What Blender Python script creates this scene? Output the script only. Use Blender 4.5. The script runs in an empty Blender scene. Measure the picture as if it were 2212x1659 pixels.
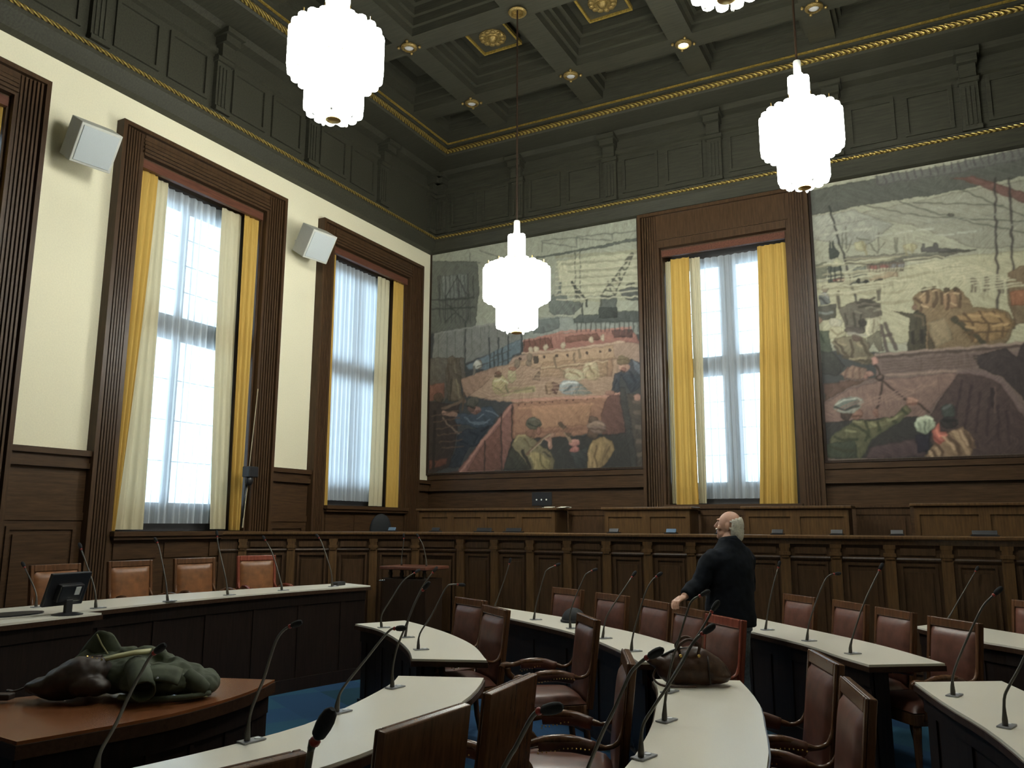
import bpy, math, random
import numpy as np
from mathutils import Vector, Matrix
random.seed(7)
SC = bpy.context.scene
COL = SC.collection
PI = math.pi

# ------------------------------------------------------------------ camera, sky, exposure
def setup_camera():
    yaw, pitch, roll = 0.489503045, 0.172898074, 0.00300825908
    cy, sy, cp, sp = math.cos(yaw), math.sin(yaw), math.cos(pitch), math.sin(pitch)
    f = Vector((-sy*cp, cy*cp, sp)); r = Vector((cy, sy, 0)); u = r.cross(f)
    c, s = math.cos(roll), math.sin(roll)
    r2 = c*r + s*u; u2 = -s*r + c*u
    cam = bpy.data.cameras.new('camera'); cam.sensor_fit = 'HORIZONTAL'; cam.sensor_width = 36
    cam.lens = 1737.67/2212*36; cam.clip_start = .05; cam.clip_end = 200
    o = bpy.data.objects.new('camera', cam); COL.objects.link(o)
    m = Matrix((( r2.x, u2.x, -f.x, 0), (r2.y, u2.y, -f.y, 0), (r2.z, u2.z, -f.z, 1.63), (0, 0, 0, 1)))
    o.matrix_world = m
    SC.camera = o
setup_camera()

SKY_STRENGTH = 4.4
LAMP_STRENGTH = 26.0
SC.view_settings.view_transform = 'Standard'
SC.view_settings.look = 'None'
SC.view_settings.gamma = 1.0
SC.view_settings.use_curve_mapping = False
SC.view_settings.exposure = 0.0
w = bpy.data.worlds.new('overcast_sky'); SC.world = w; w.use_nodes = True
bg = w.node_tree.nodes['Background']
bg.inputs[0].default_value = (0.66, 0.84, 1.0, 1); bg.inputs[1].default_value = SKY_STRENGTH

# ------------------------------------------------------------------ materials
def s2l(c):
    return tuple(((v/255)/12.92 if v/255 <= .04045 else (((v/255)+.055)/1.055)**2.4) for v in c)
def new_mat(name):
    m = bpy.data.materials.new(name); m.use_nodes = True
    return m, m.node_tree.nodes, m.node_tree.links, m.node_tree.nodes['Principled BSDF']
def plain(name, col, rough=.5, metal=0, spec=.5, noise=0, nscale=30, bump=0, sheen=0):
    m, n, l, b = new_mat(name)
    b.inputs['Roughness'].default_value = rough; b.inputs['Metallic'].default_value = metal
    b.inputs['Specular IOR Level'].default_value = spec
    if sheen: b.inputs['Sheen Weight'].default_value = sheen
    tc = n.new('ShaderNodeTexCoord'); t = n.new('ShaderNodeTexNoise'); t.inputs['Scale'].default_value = nscale; t.inputs['Detail'].default_value = 4
    l.new(tc.outputs['Object'], t.inputs['Vector'])
    r = n.new('ShaderNodeValToRGB')
    k = max(noise, .03)
    r.color_ramp.elements[0].color = tuple(c*(1-k) for c in col)+(1,); r.color_ramp.elements[1].color = tuple(min(1, c*(1+k)) for c in col)+(1,)
    r.color_ramp.elements[0].position = .3; r.color_ramp.elements[1].position = .7
    l.new(t.outputs['Fac'], r.inputs['Fac']); l.new(r.outputs['Color'], b.inputs['Base Color'])
    if bump:
        bp = n.new('ShaderNodeBump'); bp.inputs['Strength'].default_value = bump; bp.inputs['Distance'].default_value = .004
        l.new(t.outputs['Fac'], bp.inputs['Height']); l.new(bp.outputs['Normal'], b.inputs['Normal'])
    return m
def wood(name, col, rough=.38, axis='z', var=.38, spec=.26):
    m, n, l, b = new_mat(name)
    b.inputs['Roughness'].default_value = rough; b.inputs['Specular IOR Level'].default_value = spec
    tc = n.new('ShaderNodeTexCoord'); mp = n.new('ShaderNodeMapping')
    sc = {'z': (22, 22, 1.6), 'x': (1.6, 22, 22), 'y': (22, 1.6, 22)}[axis]
    mp.inputs['Scale'].default_value = sc
    l.new(tc.outputs['Object'], mp.inputs['Vector'])
    t = n.new('ShaderNodeTexNoise'); t.inputs['Scale'].default_value = 2.2; t.inputs['Detail'].default_value = 6; t.inputs['Roughness'].default_value = .65
    l.new(mp.outputs['Vector'], t.inputs['Vector'])
    r = n.new('ShaderNodeValToRGB')
    r.color_ramp.elements[0].position = .3; r.color_ramp.elements[1].position = .72
    r.color_ramp.elements[0].color = tuple(c*(1-var) for c in col)+(1,); r.color_ramp.elements[1].color = tuple(c*(1+var) for c in col)+(1,)
    l.new(t.outputs['Fac'], r.inputs['Fac']); l.new(r.outputs['Color'], b.inputs['Base Color'])
    bp = n.new('ShaderNodeBump'); bp.inputs['Strength'].default_value = .12*min(1, (rough/.38)**3); bp.inputs['Distance'].default_value = .002
    l.new(t.outputs['Fac'], bp.inputs['Height'])
    if rough > .22: l.new(bp.outputs['Normal'], b.inputs['Normal'])
    return m
def emit(name, col, strength):
    m, n, l, b = new_mat(name)
    b.inputs['Base Color'].default_value = (.8, .8, .78, 1)
    b.inputs['Emission Color'].default_value = col+(1,); b.inputs['Emission Strength'].default_value = strength
    return m
M = {}
M['cream'] = plain('cream_wallpaper', (.78, .73, .54), .85, noise=.04, nscale=60)
M['oak'] = wood('dark_oak', (.057, .0303, .0142))
M['oak_h'] = wood('dark_oak_horizontal', (.057, .0303, .0142), axis='x')
M['oak_y'] = wood('dark_oak_along_wall', (.057, .0303, .0142), axis='y')
M['oak_mid'] = wood('brown_oak', (.088, .047, .0185))
M['oak_deep'] = wood('deep_oak', (.030, .017, .010), rough=.42)
M['ceil'] = wood('ceiling_oak', (.041, .0395, .0275), rough=.5, axis='x', var=.3)
M['pelmet'] = wood('reddish_pelmet', (.11, .042, .026), axis='y')
M['gold'] = plain('gilding', (.55, .38, .09), .38, metal=.75, noise=.35, nscale=40)
M['rosegold'] = plain('dull_gilding', (.26, .18, .06), .45, metal=.6, noise=.4, nscale=60)
M['white_top'] = plain('cream_laminate', (.72, .69, .60), .30, spec=.6, noise=.035, nscale=350)
M['edge'] = wood('desk_edge_wood', (.042, .022, .013), rough=.28, axis='x')
M['panel'] = wood('desk_panel_wood', (.016, .0095, .007), rough=.4)
M['chairwood'] = wood('chair_wood', (.10, .045, .021), rough=.25)
M['chairred'] = wood('chair_red_wood', (.20, .050, .030), rough=.27)
M['leather'] = plain('brown_leather', (.105, .041, .027), .36, spec=.38, noise=.3, nscale=14, bump=.12)
M['tan'] = plain('tan_leather', (.18, .072, .026), .38, spec=.38, noise=.3, nscale=12, bump=.12)
M['brass'] = plain('brass_nails', (.62, .42, .14), .3, metal=1)
M['tabletop'] = plain('polished_red_brown_top', (.17, .060, .022), .27, spec=.6, noise=.10, nscale=5)
M['black'] = plain('black_plastic', (.012, .012, .014), .4)
M['stem'] = plain('grey_gooseneck', (.075, .068, .056), .38, metal=.3)
M['foam'] = plain('black_foam', (.010, .010, .012), .9, noise=.3, nscale=300)
M['redring'] = plain('red_ring', (.28, .022, .016), .4)
M['plate'] = plain('grey_metal_plate', (.28, .29, .31), .35, metal=.5)
M['button'] = plain('white_button', (.8, .82, .85), .3)
M['steel'] = plain('chrome', (.75, .75, .75), .15, metal=1)
M['speaker'] = plain('pale_grey_cabinet', (.52, .52, .47), .6)
M['grille'] = plain('pale_grey_grille', (.46, .50, .51), .7, noise=.1, nscale=400)
M['greywhite'] = plain('white_enamel', (.78, .78, .74), .4)
M['jacketgreen'] = plain('olive_cloth', (.052, .062, .036), .85, noise=.25, nscale=18, bump=.3)
M['zip'] = plain('pale_zip_tape', (.34, .33, .17), .5)
M['bagblack'] = plain('dark_brown_leather', (.026, .0145, .0095), .5, spec=.35, noise=.3, nscale=20, bump=.2)
M['bagbrown'] = plain('worn_brown_leather', (.052, .024, .013), .42, spec=.3, noise=.35, nscale=22, bump=.25)
M['hat'] = plain('black_felt', (.007, .008, .010), .8)
M['navy'] = plain('dark_navy_cloth', (.0065, .0085, .013), .9, spec=.2, noise=.3, nscale=16, bump=.3)
M['denim'] = plain('blue_grey_denim', (.14, .17, .20), .85, noise=.3, nscale=60)
M['skin'] = plain('skin', (.48, .27, .19), .5, noise=.1, nscale=25)
M['hair'] = plain('white_hair', (.55, .52, .44), .7, noise=.25, nscale=80, bump=.4)
M['shoe'] = plain('black_shoe', (.015, .013, .012), .35)
M['paper'] = plain('paper', (.72, .72, .62), .8)
M['screen'] = plain('bluish_glass_screen', (.10, .16, .24), .12, spec=.8)
M['winframe'] = plain('dark_window_wood', (.05, .045, .045), .5)
M['sticker'] = plain('white_sticker', (.6, .62, .6), .5)

def cloth(name, col, trans, clear=0.0, tint=(1, 1, 1)):
    m, n, l, b = new_mat(name)
    out = n['Material Output']; n.remove(b)
    d = n.new('ShaderNodeBsdfDiffuse'); d.inputs[0].default_value = col+(1,)
    t = n.new('ShaderNodeBsdfTranslucent'); t.inputs[0].default_value = tuple(c*k for c, k in zip(col, tint))+(1,)
    tc = n.new('ShaderNodeTexCoord'); mp = n.new('ShaderNodeMapping'); mp.inputs['Scale'].default_value = (60, 60, .6)
    ns = n.new('ShaderNodeTexNoise'); ns.inputs['Scale'].default_value = 1.0
    l.new(tc.outputs['Object'], mp.inputs['Vector']); l.new(mp.outputs['Vector'], ns.inputs['Vector'])
    mx = n.new('ShaderNodeMixShader'); mx.inputs[0].default_value = trans
    l.new(d.outputs[0], mx.inputs[1]); l.new(t.outputs[0], mx.inputs[2])
    last = mx
    if clear:
        tr = n.new('ShaderNodeBsdfTransparent'); tr.inputs[0].default_value = (1, 1, 1, 1)
        m2 = n.new('ShaderNodeMixShader')
        mr = n.new('ShaderNodeMapRange'); mr.inputs[1].default_value = .3; mr.inputs[2].default_value = .7; mr.inputs[3].default_value = clear*.72; mr.inputs[4].default_value = min(1, clear*1.25)
        l.new(ns.outputs['Fac'], mr.inputs[0]); lw = n.new('ShaderNodeLayerWeight'); lw.inputs[0].default_value = .35
        fm = n.new('ShaderNodeMapRange'); fm.inputs[1].default_value = .0; fm.inputs[2].default_value = .55; fm.inputs[3].default_value = 1.0; fm.inputs[4].default_value = .05
        mm = n.new('ShaderNodeMath'); mm.operation = 'MULTIPLY'
        l.new(lw.outputs['Facing'], fm.inputs[0]); l.new(fm.outputs[0], mm.inputs[0]); l.new(mr.outputs[0], mm.inputs[1]); l.new(mm.outputs[0], m2.inputs[0])
        l.new(mx.outputs[0], m2.inputs[1]); l.new(tr.outputs[0], m2.inputs[2]); last = m2
    l.new(last.outputs[0], out.inputs['Surface'])
    return m
M['yellow'] = cloth('ochre_curtain_cloth', (.50, .32, .085), .14)
M['pale'] = cloth('pale_curtain_cloth', (.55, .49, .33), .18)
M['sheer'] = cloth('sheer_white_voile', (.84, .89, .93), .62, clear=.36)
def pane_mat():
    m, n, l, b = new_mat('window_glass'); out = n['Material Output']; n.remove(b)
    t = n.new('ShaderNodeBsdfTransparent'); t.inputs[0].default_value = (.93, .96, .97, 1)
    g = n.new('ShaderNodeBsdfGlossy'); g.inputs['Roughness'].default_value = .03
    f = n.new('ShaderNodeFresnel'); f.inputs[0].default_value = 1.35
    mx = n.new('ShaderNodeMixShader'); l.new(f.outputs[0], mx.inputs[0]); l.new(t.outputs[0], mx.inputs[1]); l.new(g.outputs[0], mx.inputs[2])
    l.new(mx.outputs[0], out.inputs['Surface']); return m
M['glass'] = pane_mat()
M['tube'] = emit('lit_opal_tube', (.97, 1.0, .93), LAMP_STRENGTH)
M['spotlit'] = emit('lit_spot_lens', (.9, .95, 1.0), 6.0)
M['lens'] = plain('spot_lens', (.5, .5, .5), .15, spec=.8)
def carpet():
    m, n, l, b = new_mat('blue_carpet_tiles'); b.inputs['Roughness'].default_value = .95; b.inputs['Specular IOR Level'].default_value = .1
    tc = n.new('ShaderNodeTexCoord'); mp = n.new('ShaderNodeMapping'); mp.inputs['Rotation'].default_value = (0, 0, .5); mp.inputs['Scale'].default_value = (2, 2, 2)
    v = n.new('ShaderNodeTexWhiteNoise'); fl = n.new('ShaderNodeVectorMath'); fl.operation = 'FLOOR'
    l.new(tc.outputs['Object'], mp.inputs['Vector']); l.new(mp.outputs['Vector'], fl.inputs[0]); l.new(fl.outputs[0], v.inputs['Vector'])
    r = n.new('ShaderNodeValToRGB'); r.color_ramp.interpolation = 'CONSTANT'
    e = r.color_ramp.elements; e[0].color = (.025, .068, .145, 1); e[1].position = .35; e[1].color = (.030, .095, .155, 1)
    x = e.new(.65); x.color = (.018, .055, .085, 1); x = e.new(.8); x.color = (.027, .075, .160, 1)
    l.new(v.outputs['Value'], r.inputs['Fac'])
    ns = n.new('ShaderNodeTexNoise'); ns.inputs['Scale'].default_value = 180; l.new(tc.outputs['Object'], ns.inputs['Vector'])
    mx = n.new('ShaderNodeMix'); mx.data_type = 'RGBA'; mx.blend_type = 'MULTIPLY'; mx.inputs[0].default_value = .5
    l.new(r.outputs['Color'], mx.inputs[6]); l.new(ns.outputs['Fac'], mx.inputs[7]); l.new(mx.outputs[2], b.inputs['Base Color'])
    return m
M['carpet'] = carpet()
def paint_mat():
    m, n, l, b = new_mat('painted_canvas'); b.inputs['Roughness'].default_value = .6; b.inputs['Specular IOR Level'].default_value = .3
    a = n.new('ShaderNodeAttribute'); a.attribute_name = 'paint'; tc = n.new('ShaderNodeTexCoord')
    ns = n.new('ShaderNodeTexNoise'); ns.inputs['Scale'].default_value = 14; ns.inputs['Detail'].default_value = 8; ns.inputs['Roughness'].default_value = .75
    l.new(tc.outputs['Object'], ns.inputs['Vector'])
    mr = n.new('ShaderNodeMapRange'); mr.inputs[1].default_value = .3; mr.inputs[2].default_value = .7; mr.inputs[3].default_value = .84; mr.inputs[4].default_value = 1.16
    l.new(ns.outputs['Fac'], mr.inputs[0])
    mx = n.new('ShaderNodeVectorMath'); mx.operation = 'SCALE'; l.new(a.outputs['Color'], mx.inputs[0]); l.new(mr.outputs[0], mx.inputs['Scale'])
    l.new(mx.outputs[0], b.inputs['Base Color']); return m
M['paint'] = paint_mat()

# ------------------------------------------------------------------ mesh helpers
class MB:
    def __init__(s): s.v = []; s.f = []
    def add(s, vs, fs):
        o = len(s.v); s.v += [tuple(p) for p in vs]; s.f += [tuple(i+o for i in q) for q in fs]; return s
    def box(s, x0, x1, y0, y1, z0, z1):
        vs = [(x, y, z) for z in (z0, z1) for y in (y0, y1) for x in (x0, x1)]
        return s.add(vs, [(0, 2, 3, 1), (4, 5, 7, 6), (0, 1, 5, 4), (2, 6, 7, 3), (0, 4, 6, 2), (1, 3, 7, 5)])
    def obox(s, c, h, R=None):
        R = R or Matrix.Identity(3); c = Vector(c)
        vs = [c + R @ Vector((x*h[0], y*h[1], z*h[2])) for z in (-1, 1) for y in (-1, 1) for x in (-1, 1)]
        return s.add(vs, [(0, 2, 3, 1), (4, 5, 7, 6), (0, 1, 5, 4), (2, 6, 7, 3), (0, 4, 6, 2), (1, 3, 7, 5)])
    def prism(s, poly, z0, z1):
        n = len(poly)
        a = sum(poly[i][0]*poly[(i+1) % n][1]-poly[(i+1) % n][0]*poly[i][1] for i in range(n))
        if a < 0: poly = poly[::-1]
        vs = [(x, y, z0) for x, y in poly]+[(x, y, z1) for x, y in poly]
        return s.add(vs, [tuple(range(n))[::-1], tuple(range(n, 2*n))]+[(i, (i+1) % n, n+(i+1) % n, n+i) for i in range(n)])
    def strip(s, A, B, z0, z1):
        # slab between two polylines of the same length (plan), z0..z1
        n = len(A); vs = []
        for (a, b) in zip(A, B): vs += [(a[0], a[1], z0), (b[0], b[1], z0), (b[0], b[1], z1), (a[0], a[1], z1)]
        fs = []
        for i in range(n-1):
            o, q = 4*i, 4*i+4
            for k in range(4): fs.append((o+k, o+(k+1) % 4, q+(k+1) % 4, q+k))
        fs += [(3, 2, 1, 0), (4*n-4, 4*n-3, 4*n-2, 4*n-1)]
        return s.add(vs, fs)
    def tube(s, pts, rad, n=8, cap=True, flat=1.0):
        pts = [Vector(p) for p in pts]; N = len(pts)
        if not isinstance(rad, (list, tuple)): rad = [rad]*N
        up = Vector((0, 0, 1)); vs = []; prev = None
        for i, p in enumerate(pts):
            t = (pts[min(i+1, N-1)]-pts[max(i-1, 0)]).normalized()
            if prev is None:
                a = up.cross(t)
                if a.length < 1e-3: a = Vector((1, 0, 0)).cross(t)
                a.normalize()
            else:
                a = (prev - t*prev.dot(t)).normalized()
            prev = a; b = t.cross(a)
            for k in range(n):
                g = 2*PI*k/n
                vs.append(p + (a*math.cos(g)+b*math.sin(g)*flat)*rad[i])
        fs = [(i*n+k, i*n+(k+1) % n, (i+1)*n+(k+1) % n, (i+1)*n+k) for i in range(N-1) for k in range(n)]
        if cap: fs += [tuple(range(n))[::-1], tuple((N-1)*n+k for k in range(n))]
        return s.add(vs, fs)
    def lathe(s, prof, n=16, c=(0, 0, 0), R=None):
        R = R or Matrix.Identity(3); c = Vector(c); vs = []
        for r, z in prof:
            for k in range(n):
                g = 2*PI*k/n; vs.append(c + R @ Vector((r*math.cos(g), r*math.sin(g), z)))
        N = len(prof)
        fs = [(i*n+k, i*n+(k+1) % n, (i+1)*n+(k+1) % n, (i+1)*n+k) for i in range(N-1) for k in range(n)]
        fs += [tuple(range(n))[::-1], tuple((N-1)*n+k for k in range(n))]
        return s.add(vs, fs)
    def ell(s, c, r, R=None, n=16, m=10, fn=None):
        R = R or Matrix.Identity(3); c = Vector(c); vs = []
        def P(a, g):
            d = Vector((math.sin(a)*math.cos(g)*r[0], math.sin(a)*math.sin(g)*r[1], math.cos(a)*r[2]))
            if fn: d = fn(d)
            return c + R @ d
        for j in range(1, m):
            for k in range(n): vs.append(P(PI*j/m, 2*PI*k/n))
        vs.append(P(0, 0)); vs.append(P(PI, 0)); T, B = len(vs)-2, len(vs)-1
        fs = [(j*n+k, (j+1)*n+k, (j+1)*n+(k+1) % n, j*n+(k+1) % n) for j in range(m-2) for k in range(n)]
        fs += [(T, k, (k+1) % n) for k in range(n)] + [(B, (m-2)*n+(k+1) % n, (m-2)*n+k) for k in range(n)]
        return s.add(vs, fs)
    def loft(s, rings, cap=True):
        n = len(rings[0]); N = len(rings); vs = [p for r in rings for p in r]
        fs = [(i*n+k, i*n+(k+1) % n, (i+1)*n+(k+1) % n, (i+1)*n+k) for i in range(N-1) for k in range(n)]
        if cap: fs += [tuple(range(n))[::-1], tuple((N-1)*n+k for k in range(n))]
        return s.add(vs, fs)
    def sheet(s, rows):
        n = len(rows[0]); vs = [p for r in rows for p in r]
        return s.add(vs, [(i*n+k, i*n+k+1, (i+1)*n+k+1, (i+1)*n+k) for i in range(len(rows)-1) for k in range(n-1)])
    def pad(s, w, h, th, N=10, pw=5, M_=None):
        # upholstered cushion: domed face +z over w x h, closed flat back at z=0
        M_ = M_ or Matrix.Identity(4); rows = []
        for j in range(N+1):
            v = -1+2*j/N; row = []
            for i in range(N+1):
                u = -1+2*i/N
                uu = math.copysign(abs(u)**.75, u); vv = math.copysign(abs(v)**.75, v)
                z = th*((1-abs(uu)**pw)*(1-abs(vv)**pw))**.5
                row.append(M_ @ Vector((uu*w/2, vv*h/2, z)))
            rows.append(row)
        s.sheet(rows)
        q = [M_ @ Vector(p) for p in ((-w/2, -h/2, 0), (w/2, -h/2, 0), (w/2, h/2, 0), (-w/2, h/2, 0))]
        return s.add(q, [(3, 2, 1, 0)])
    def build(s, name, mat, parent=None, smooth=False, bevel=0, loc=None, mods=None):
        me = bpy.data.meshes.new(name)
        if parent is not None and loc is None: loc = WORLDLOC.get(parent.name, Vector((0, 0, 0))); own = False
        elif loc is None: loc = Vector((0, 0, 0)); own = False
        else: loc = Vector(loc); own = True
        v = np.array(s.v, dtype=float)-np.array(loc)
        me.from_pydata(v.tolist(), [], s.f); me.validate(); me.update()
        if mat is not None: me.materials.append(mat if not isinstance(mat, str) else M[mat])
        o = bpy.data.objects.new(name, me); COL.objects.link(o)
        if parent is not None: o.parent = parent; WORLDLOC[o.name] = loc
        elif own: o.location = loc; WORLDLOC[o.name] = loc
        else: WORLDLOC[o.name] = Vector((0, 0, 0))
        if smooth:
            for p in me.polygons: p.use_smooth = True
            if smooth != 'all':
                try: me.set_sharp_from_angle(angle=math.radians(40))
                except Exception: pass
        if bevel:
            b = o.modifiers.new('bevel', 'BEVEL'); b.width = bevel; b.segments = 2; b.limit_method = 'ANGLE'
        return o
WORLDLOC = {}
def thing(name, label, cat, loc=(0, 0, 0), rz=0, group=None):
    o = bpy.data.objects.new(name, None); COL.objects.link(o); o.empty_display_size = .1
    o.location = loc; o.rotation_euler = (0, 0, rz); o['label'] = label; o['category'] = cat
    if group: o['group'] = group
    WORLDLOC[o.name] = Vector((0, 0, 0)) if rz else Vector(loc)
    return o
def local_thing(name, label, cat, loc, rz=0, group=None):
    o = thing(name, label, cat, loc, rz, group); WORLDLOC[o.name] = Vector((0, 0, 0)); return o
def tag(o, label, cat, group=None, kind=None):
    o['label'] = label; o['category'] = cat
    if group: o['group'] = group
    if kind: o['kind'] = kind
    return o
def struct(name, mb, mat, parent=None, **kw):
    o = mb.build(name, mat, parent, **kw)
    if parent is None: o['kind'] = 'structure'
    return o
def copy_tree(o, parent=None):
    c = o.copy(); COL.objects.link(c)
    if parent is not None: c.parent = parent
    for ch in o.children: copy_tree(ch, c)
    return c
def catmull(pts, k=6):
    pts = [Vector(p) for p in pts]; out = []
    for i in range(len(pts)-1):
        p0 = pts[i-1] if i else pts[0]*2-pts[1]; p1, p2 = pts[i], pts[i+1]; p3 = pts[i+2] if i+2 < len(pts) else pts[-1]*2-pts[-2]
        for j in range(k):
            t = j/k
            out.append(.5*((2*p1)+(p2-p0)*t+(2*p0-5*p1+4*p2-p3)*t*t+(3*p1-p0-3*p2+p3)*t*t*t))
    out.append(pts[-1]); return out
def resample(pts, n):
    pts = [Vector(p) for p in pts]; d = [0]
    for a, b in zip(pts, pts[1:]): d.append(d[-1]+(b-a).length)
    out = []; j = 0
    for i in range(n):
        t = d[-1]*i/(n-1)
        while j < len(pts)-2 and d[j+1] < t: j += 1
        u = (t-d[j])/max(1e-9, d[j+1]-d[j]); out.append(pts[j].lerp(pts[j+1], u))
    return out
def offset2(path, d):
    # left-hand offset of an open plan polyline
    out = []; n = len(path)
    for i, p in enumerate(path):
        a = path[max(i-1, 0)]; b = path[min(i+1, n-1)]
        t = (Vector((b[0]-a[0], b[1]-a[1]))).normalized(); out.append(Vector((p[0]-t.y*d, p[1]+t.x*d)))
    return out
def sweep(mb, path, prof, closed=False):
    # prof: (offset to the left, z) closed profile loop
    offs = {d: offset2(path, d) for d in set(p[0] for p in prof)}
    rings = [[(offs[d][i].x, offs[d][i].y, z) for d, z in prof] for i in range(len(path))]
    return mb.loft(rings)
def rotm(ax, ang): return Matrix.Rotation(ang, 3, ax)

MIC_LINES={
 'd1':[(-6.42,4.04,0.97),(-6.442,4.04,1.087),(-6.619,4.04,1.273)],
 'd2':[(-5.94,4.22,0.97),(-5.979,4.22,1.125),(-6.184,4.22,1.42)],
 'd3':[(-5.94,4.89,0.97),(-5.982,4.89,1.135),(-6.105,4.89,1.43),(-6.168,4.89,1.492)],
 'd4':[(-5.97,5.58,0.97),(-6.008,5.58,1.118),(-6.127,5.58,1.403),(-6.164,5.58,1.534)],
 'd5':[(-5.92,6.23,0.97),(-5.944,6.23,1.068),(-6.08,6.23,1.342),(-6.21,6.23,1.497)],
 'd6':[(-5.83,6.88,0.97),(-5.853,6.88,1.131),(-5.995,6.88,1.425),(-6.07,6.88,1.504)],
 'a1':[(-4.36,5.81,0.75),(-4.361,5.808,0.858),(-4.313,5.872,0.985),(-4.248,5.959,1.141),(-4.172,6.061,1.222)],
 'a2':[(-3.83,5.41,0.75),(-3.809,5.439,0.921),(-3.772,5.488,1.063),(-3.734,5.538,1.171),(-3.687,5.601,1.265)],
 'a3':[(-3.38,4.94,0.75),(-3.374,4.948,0.861),(-3.322,5.017,0.986),(-3.26,5.1,1.169),(-3.231,5.139,1.196),(-3.179,5.208,1.19)],
 'f1':[(-2.73,3.75,0.75),(-2.731,3.75,0.847),(-2.71,3.752,0.955),(-2.66,3.757,1.073),(-2.587,3.765,1.233),(-2.531,3.77,1.301)],
 'f2':[(-2.61,3.15,0.75),(-2.606,3.15,0.8),(-2.583,3.153,0.862),(-2.454,3.166,1.012),(-2.347,3.177,1.132),(-2.306,3.181,1.151),(-2.264,3.186,1.154)],
 'f3':[(-2.59,2.57,0.75),(-2.588,2.57,0.8),(-2.576,2.571,0.879),(-2.524,2.577,1.001),(-2.495,2.58,1.093),(-2.465,2.583,1.167),(-2.422,2.587,1.209),(-2.364,2.593,1.229)],
 'f4':[(-2.7,1.98,0.75),(-2.702,1.98,0.793),(-2.688,1.98,0.844),(-2.624,1.98,0.935),(-2.568,1.98,1.034),(-2.515,1.98,1.115),(-2.47,1.98,1.176),(-2.413,1.98,1.211)],
 'b0':[(-4.17,7.39,0.75),(-4.145,7.423,0.811),(-4.077,7.514,1.089),(-4.042,7.56,1.265)],
 'b1':[(-3.48,6.98,0.75),(-3.464,7.002,0.893),(-3.413,7.069,1.149),(-3.393,7.096,1.206),(-3.327,7.184,1.251)],
 'b2':[(-2.92,6.56,0.75),(-2.917,6.564,0.903),(-2.84,6.666,1.162),(-2.811,6.705,1.214),(-2.768,6.762,1.239)],
 'b3':[(-2.45,6.12,0.75),(-2.425,6.153,0.916),(-2.335,6.273,1.103),(-2.261,6.372,1.247)],
 'b4':[(-2.03,5.61,0.75),(-2.018,5.626,0.87),(-1.958,5.706,1.125),(-1.916,5.762,1.232),(-1.874,5.818,1.275)],
 'c1':[(-1.43,7.28,0.75),(-1.396,7.308,0.952),(-1.353,7.341,1.134),(-1.302,7.382,1.311)],
 'c2':[(-1.02,6.76,0.75),(-0.995,6.78,0.898),(-0.91,6.848,1.132),(-0.851,6.895,1.239),(-0.777,6.955,1.256)],
 'c3':[(-0.66,6.25,0.75),(-0.646,6.261,0.844),(-0.555,6.334,1.095),(-0.45,6.418,1.312)],
 'h1':[(-0.08,8.67,0.75),(-0.049,8.694,0.796),(0.084,8.801,1.011),(0.204,8.897,1.206)],
 'e1':[(-0.04,5.0,0.75),(-0.03,5.002,0.86),(0.042,5.017,1.029),(0.128,5.035,1.199),(0.176,5.046,1.257),(0.223,5.055,1.302)],
 'e2':[(0.16,4.36,0.75),(0.166,4.361,0.869),(0.192,4.367,0.93),(0.243,4.377,1.019),(0.338,4.398,1.211),(0.393,4.409,1.28)],
 'g1':[(-1.38,4.36,0.75),(-1.367,4.363,0.854),(-1.324,4.372,0.995),(-1.262,4.385,1.181),(-1.235,4.391,1.233),(-1.19,4.4,1.26),(-1.158,4.407,1.278)],
 'g2':[(-1.2,3.73,0.75),(-1.19,3.732,0.861),(-1.166,3.737,0.929),(-1.092,3.753,1.055),(-1.013,3.769,1.177),(-0.979,3.777,1.238),(-0.951,3.783,1.277)],
 'g3':[(-1.1,3.12,0.75),(-1.091,3.122,0.864),(-1.048,3.131,0.94),(-0.999,3.141,1.012),(-0.934,3.155,1.114),(-0.895,3.163,1.184),(-0.853,3.172,1.226),(-0.821,3.179,1.246)],
 'g4':[(-1.1,2.45,0.75),(-1.036,2.45,0.89),(-0.984,2.45,1.002),(-0.943,2.45,1.077),(-0.895,2.45,1.175),(-0.868,2.45,1.207),(-0.832,2.45,1.236),(-0.8,2.45,1.25)],
 'g5':[(-1.13,1.72,0.75),(-0.935,1.72,1.083),(-0.906,1.72,1.128),(-0.868,1.72,1.193),(-0.848,1.72,1.214),(-0.828,1.72,1.222),(-0.798,1.72,1.226)],
 'g6':[(-1.01,1.05,0.75),(-0.924,1.05,1.249),(-0.92,1.05,1.274),(-0.905,1.05,1.301),(-0.886,1.05,1.33)],
}
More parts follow.
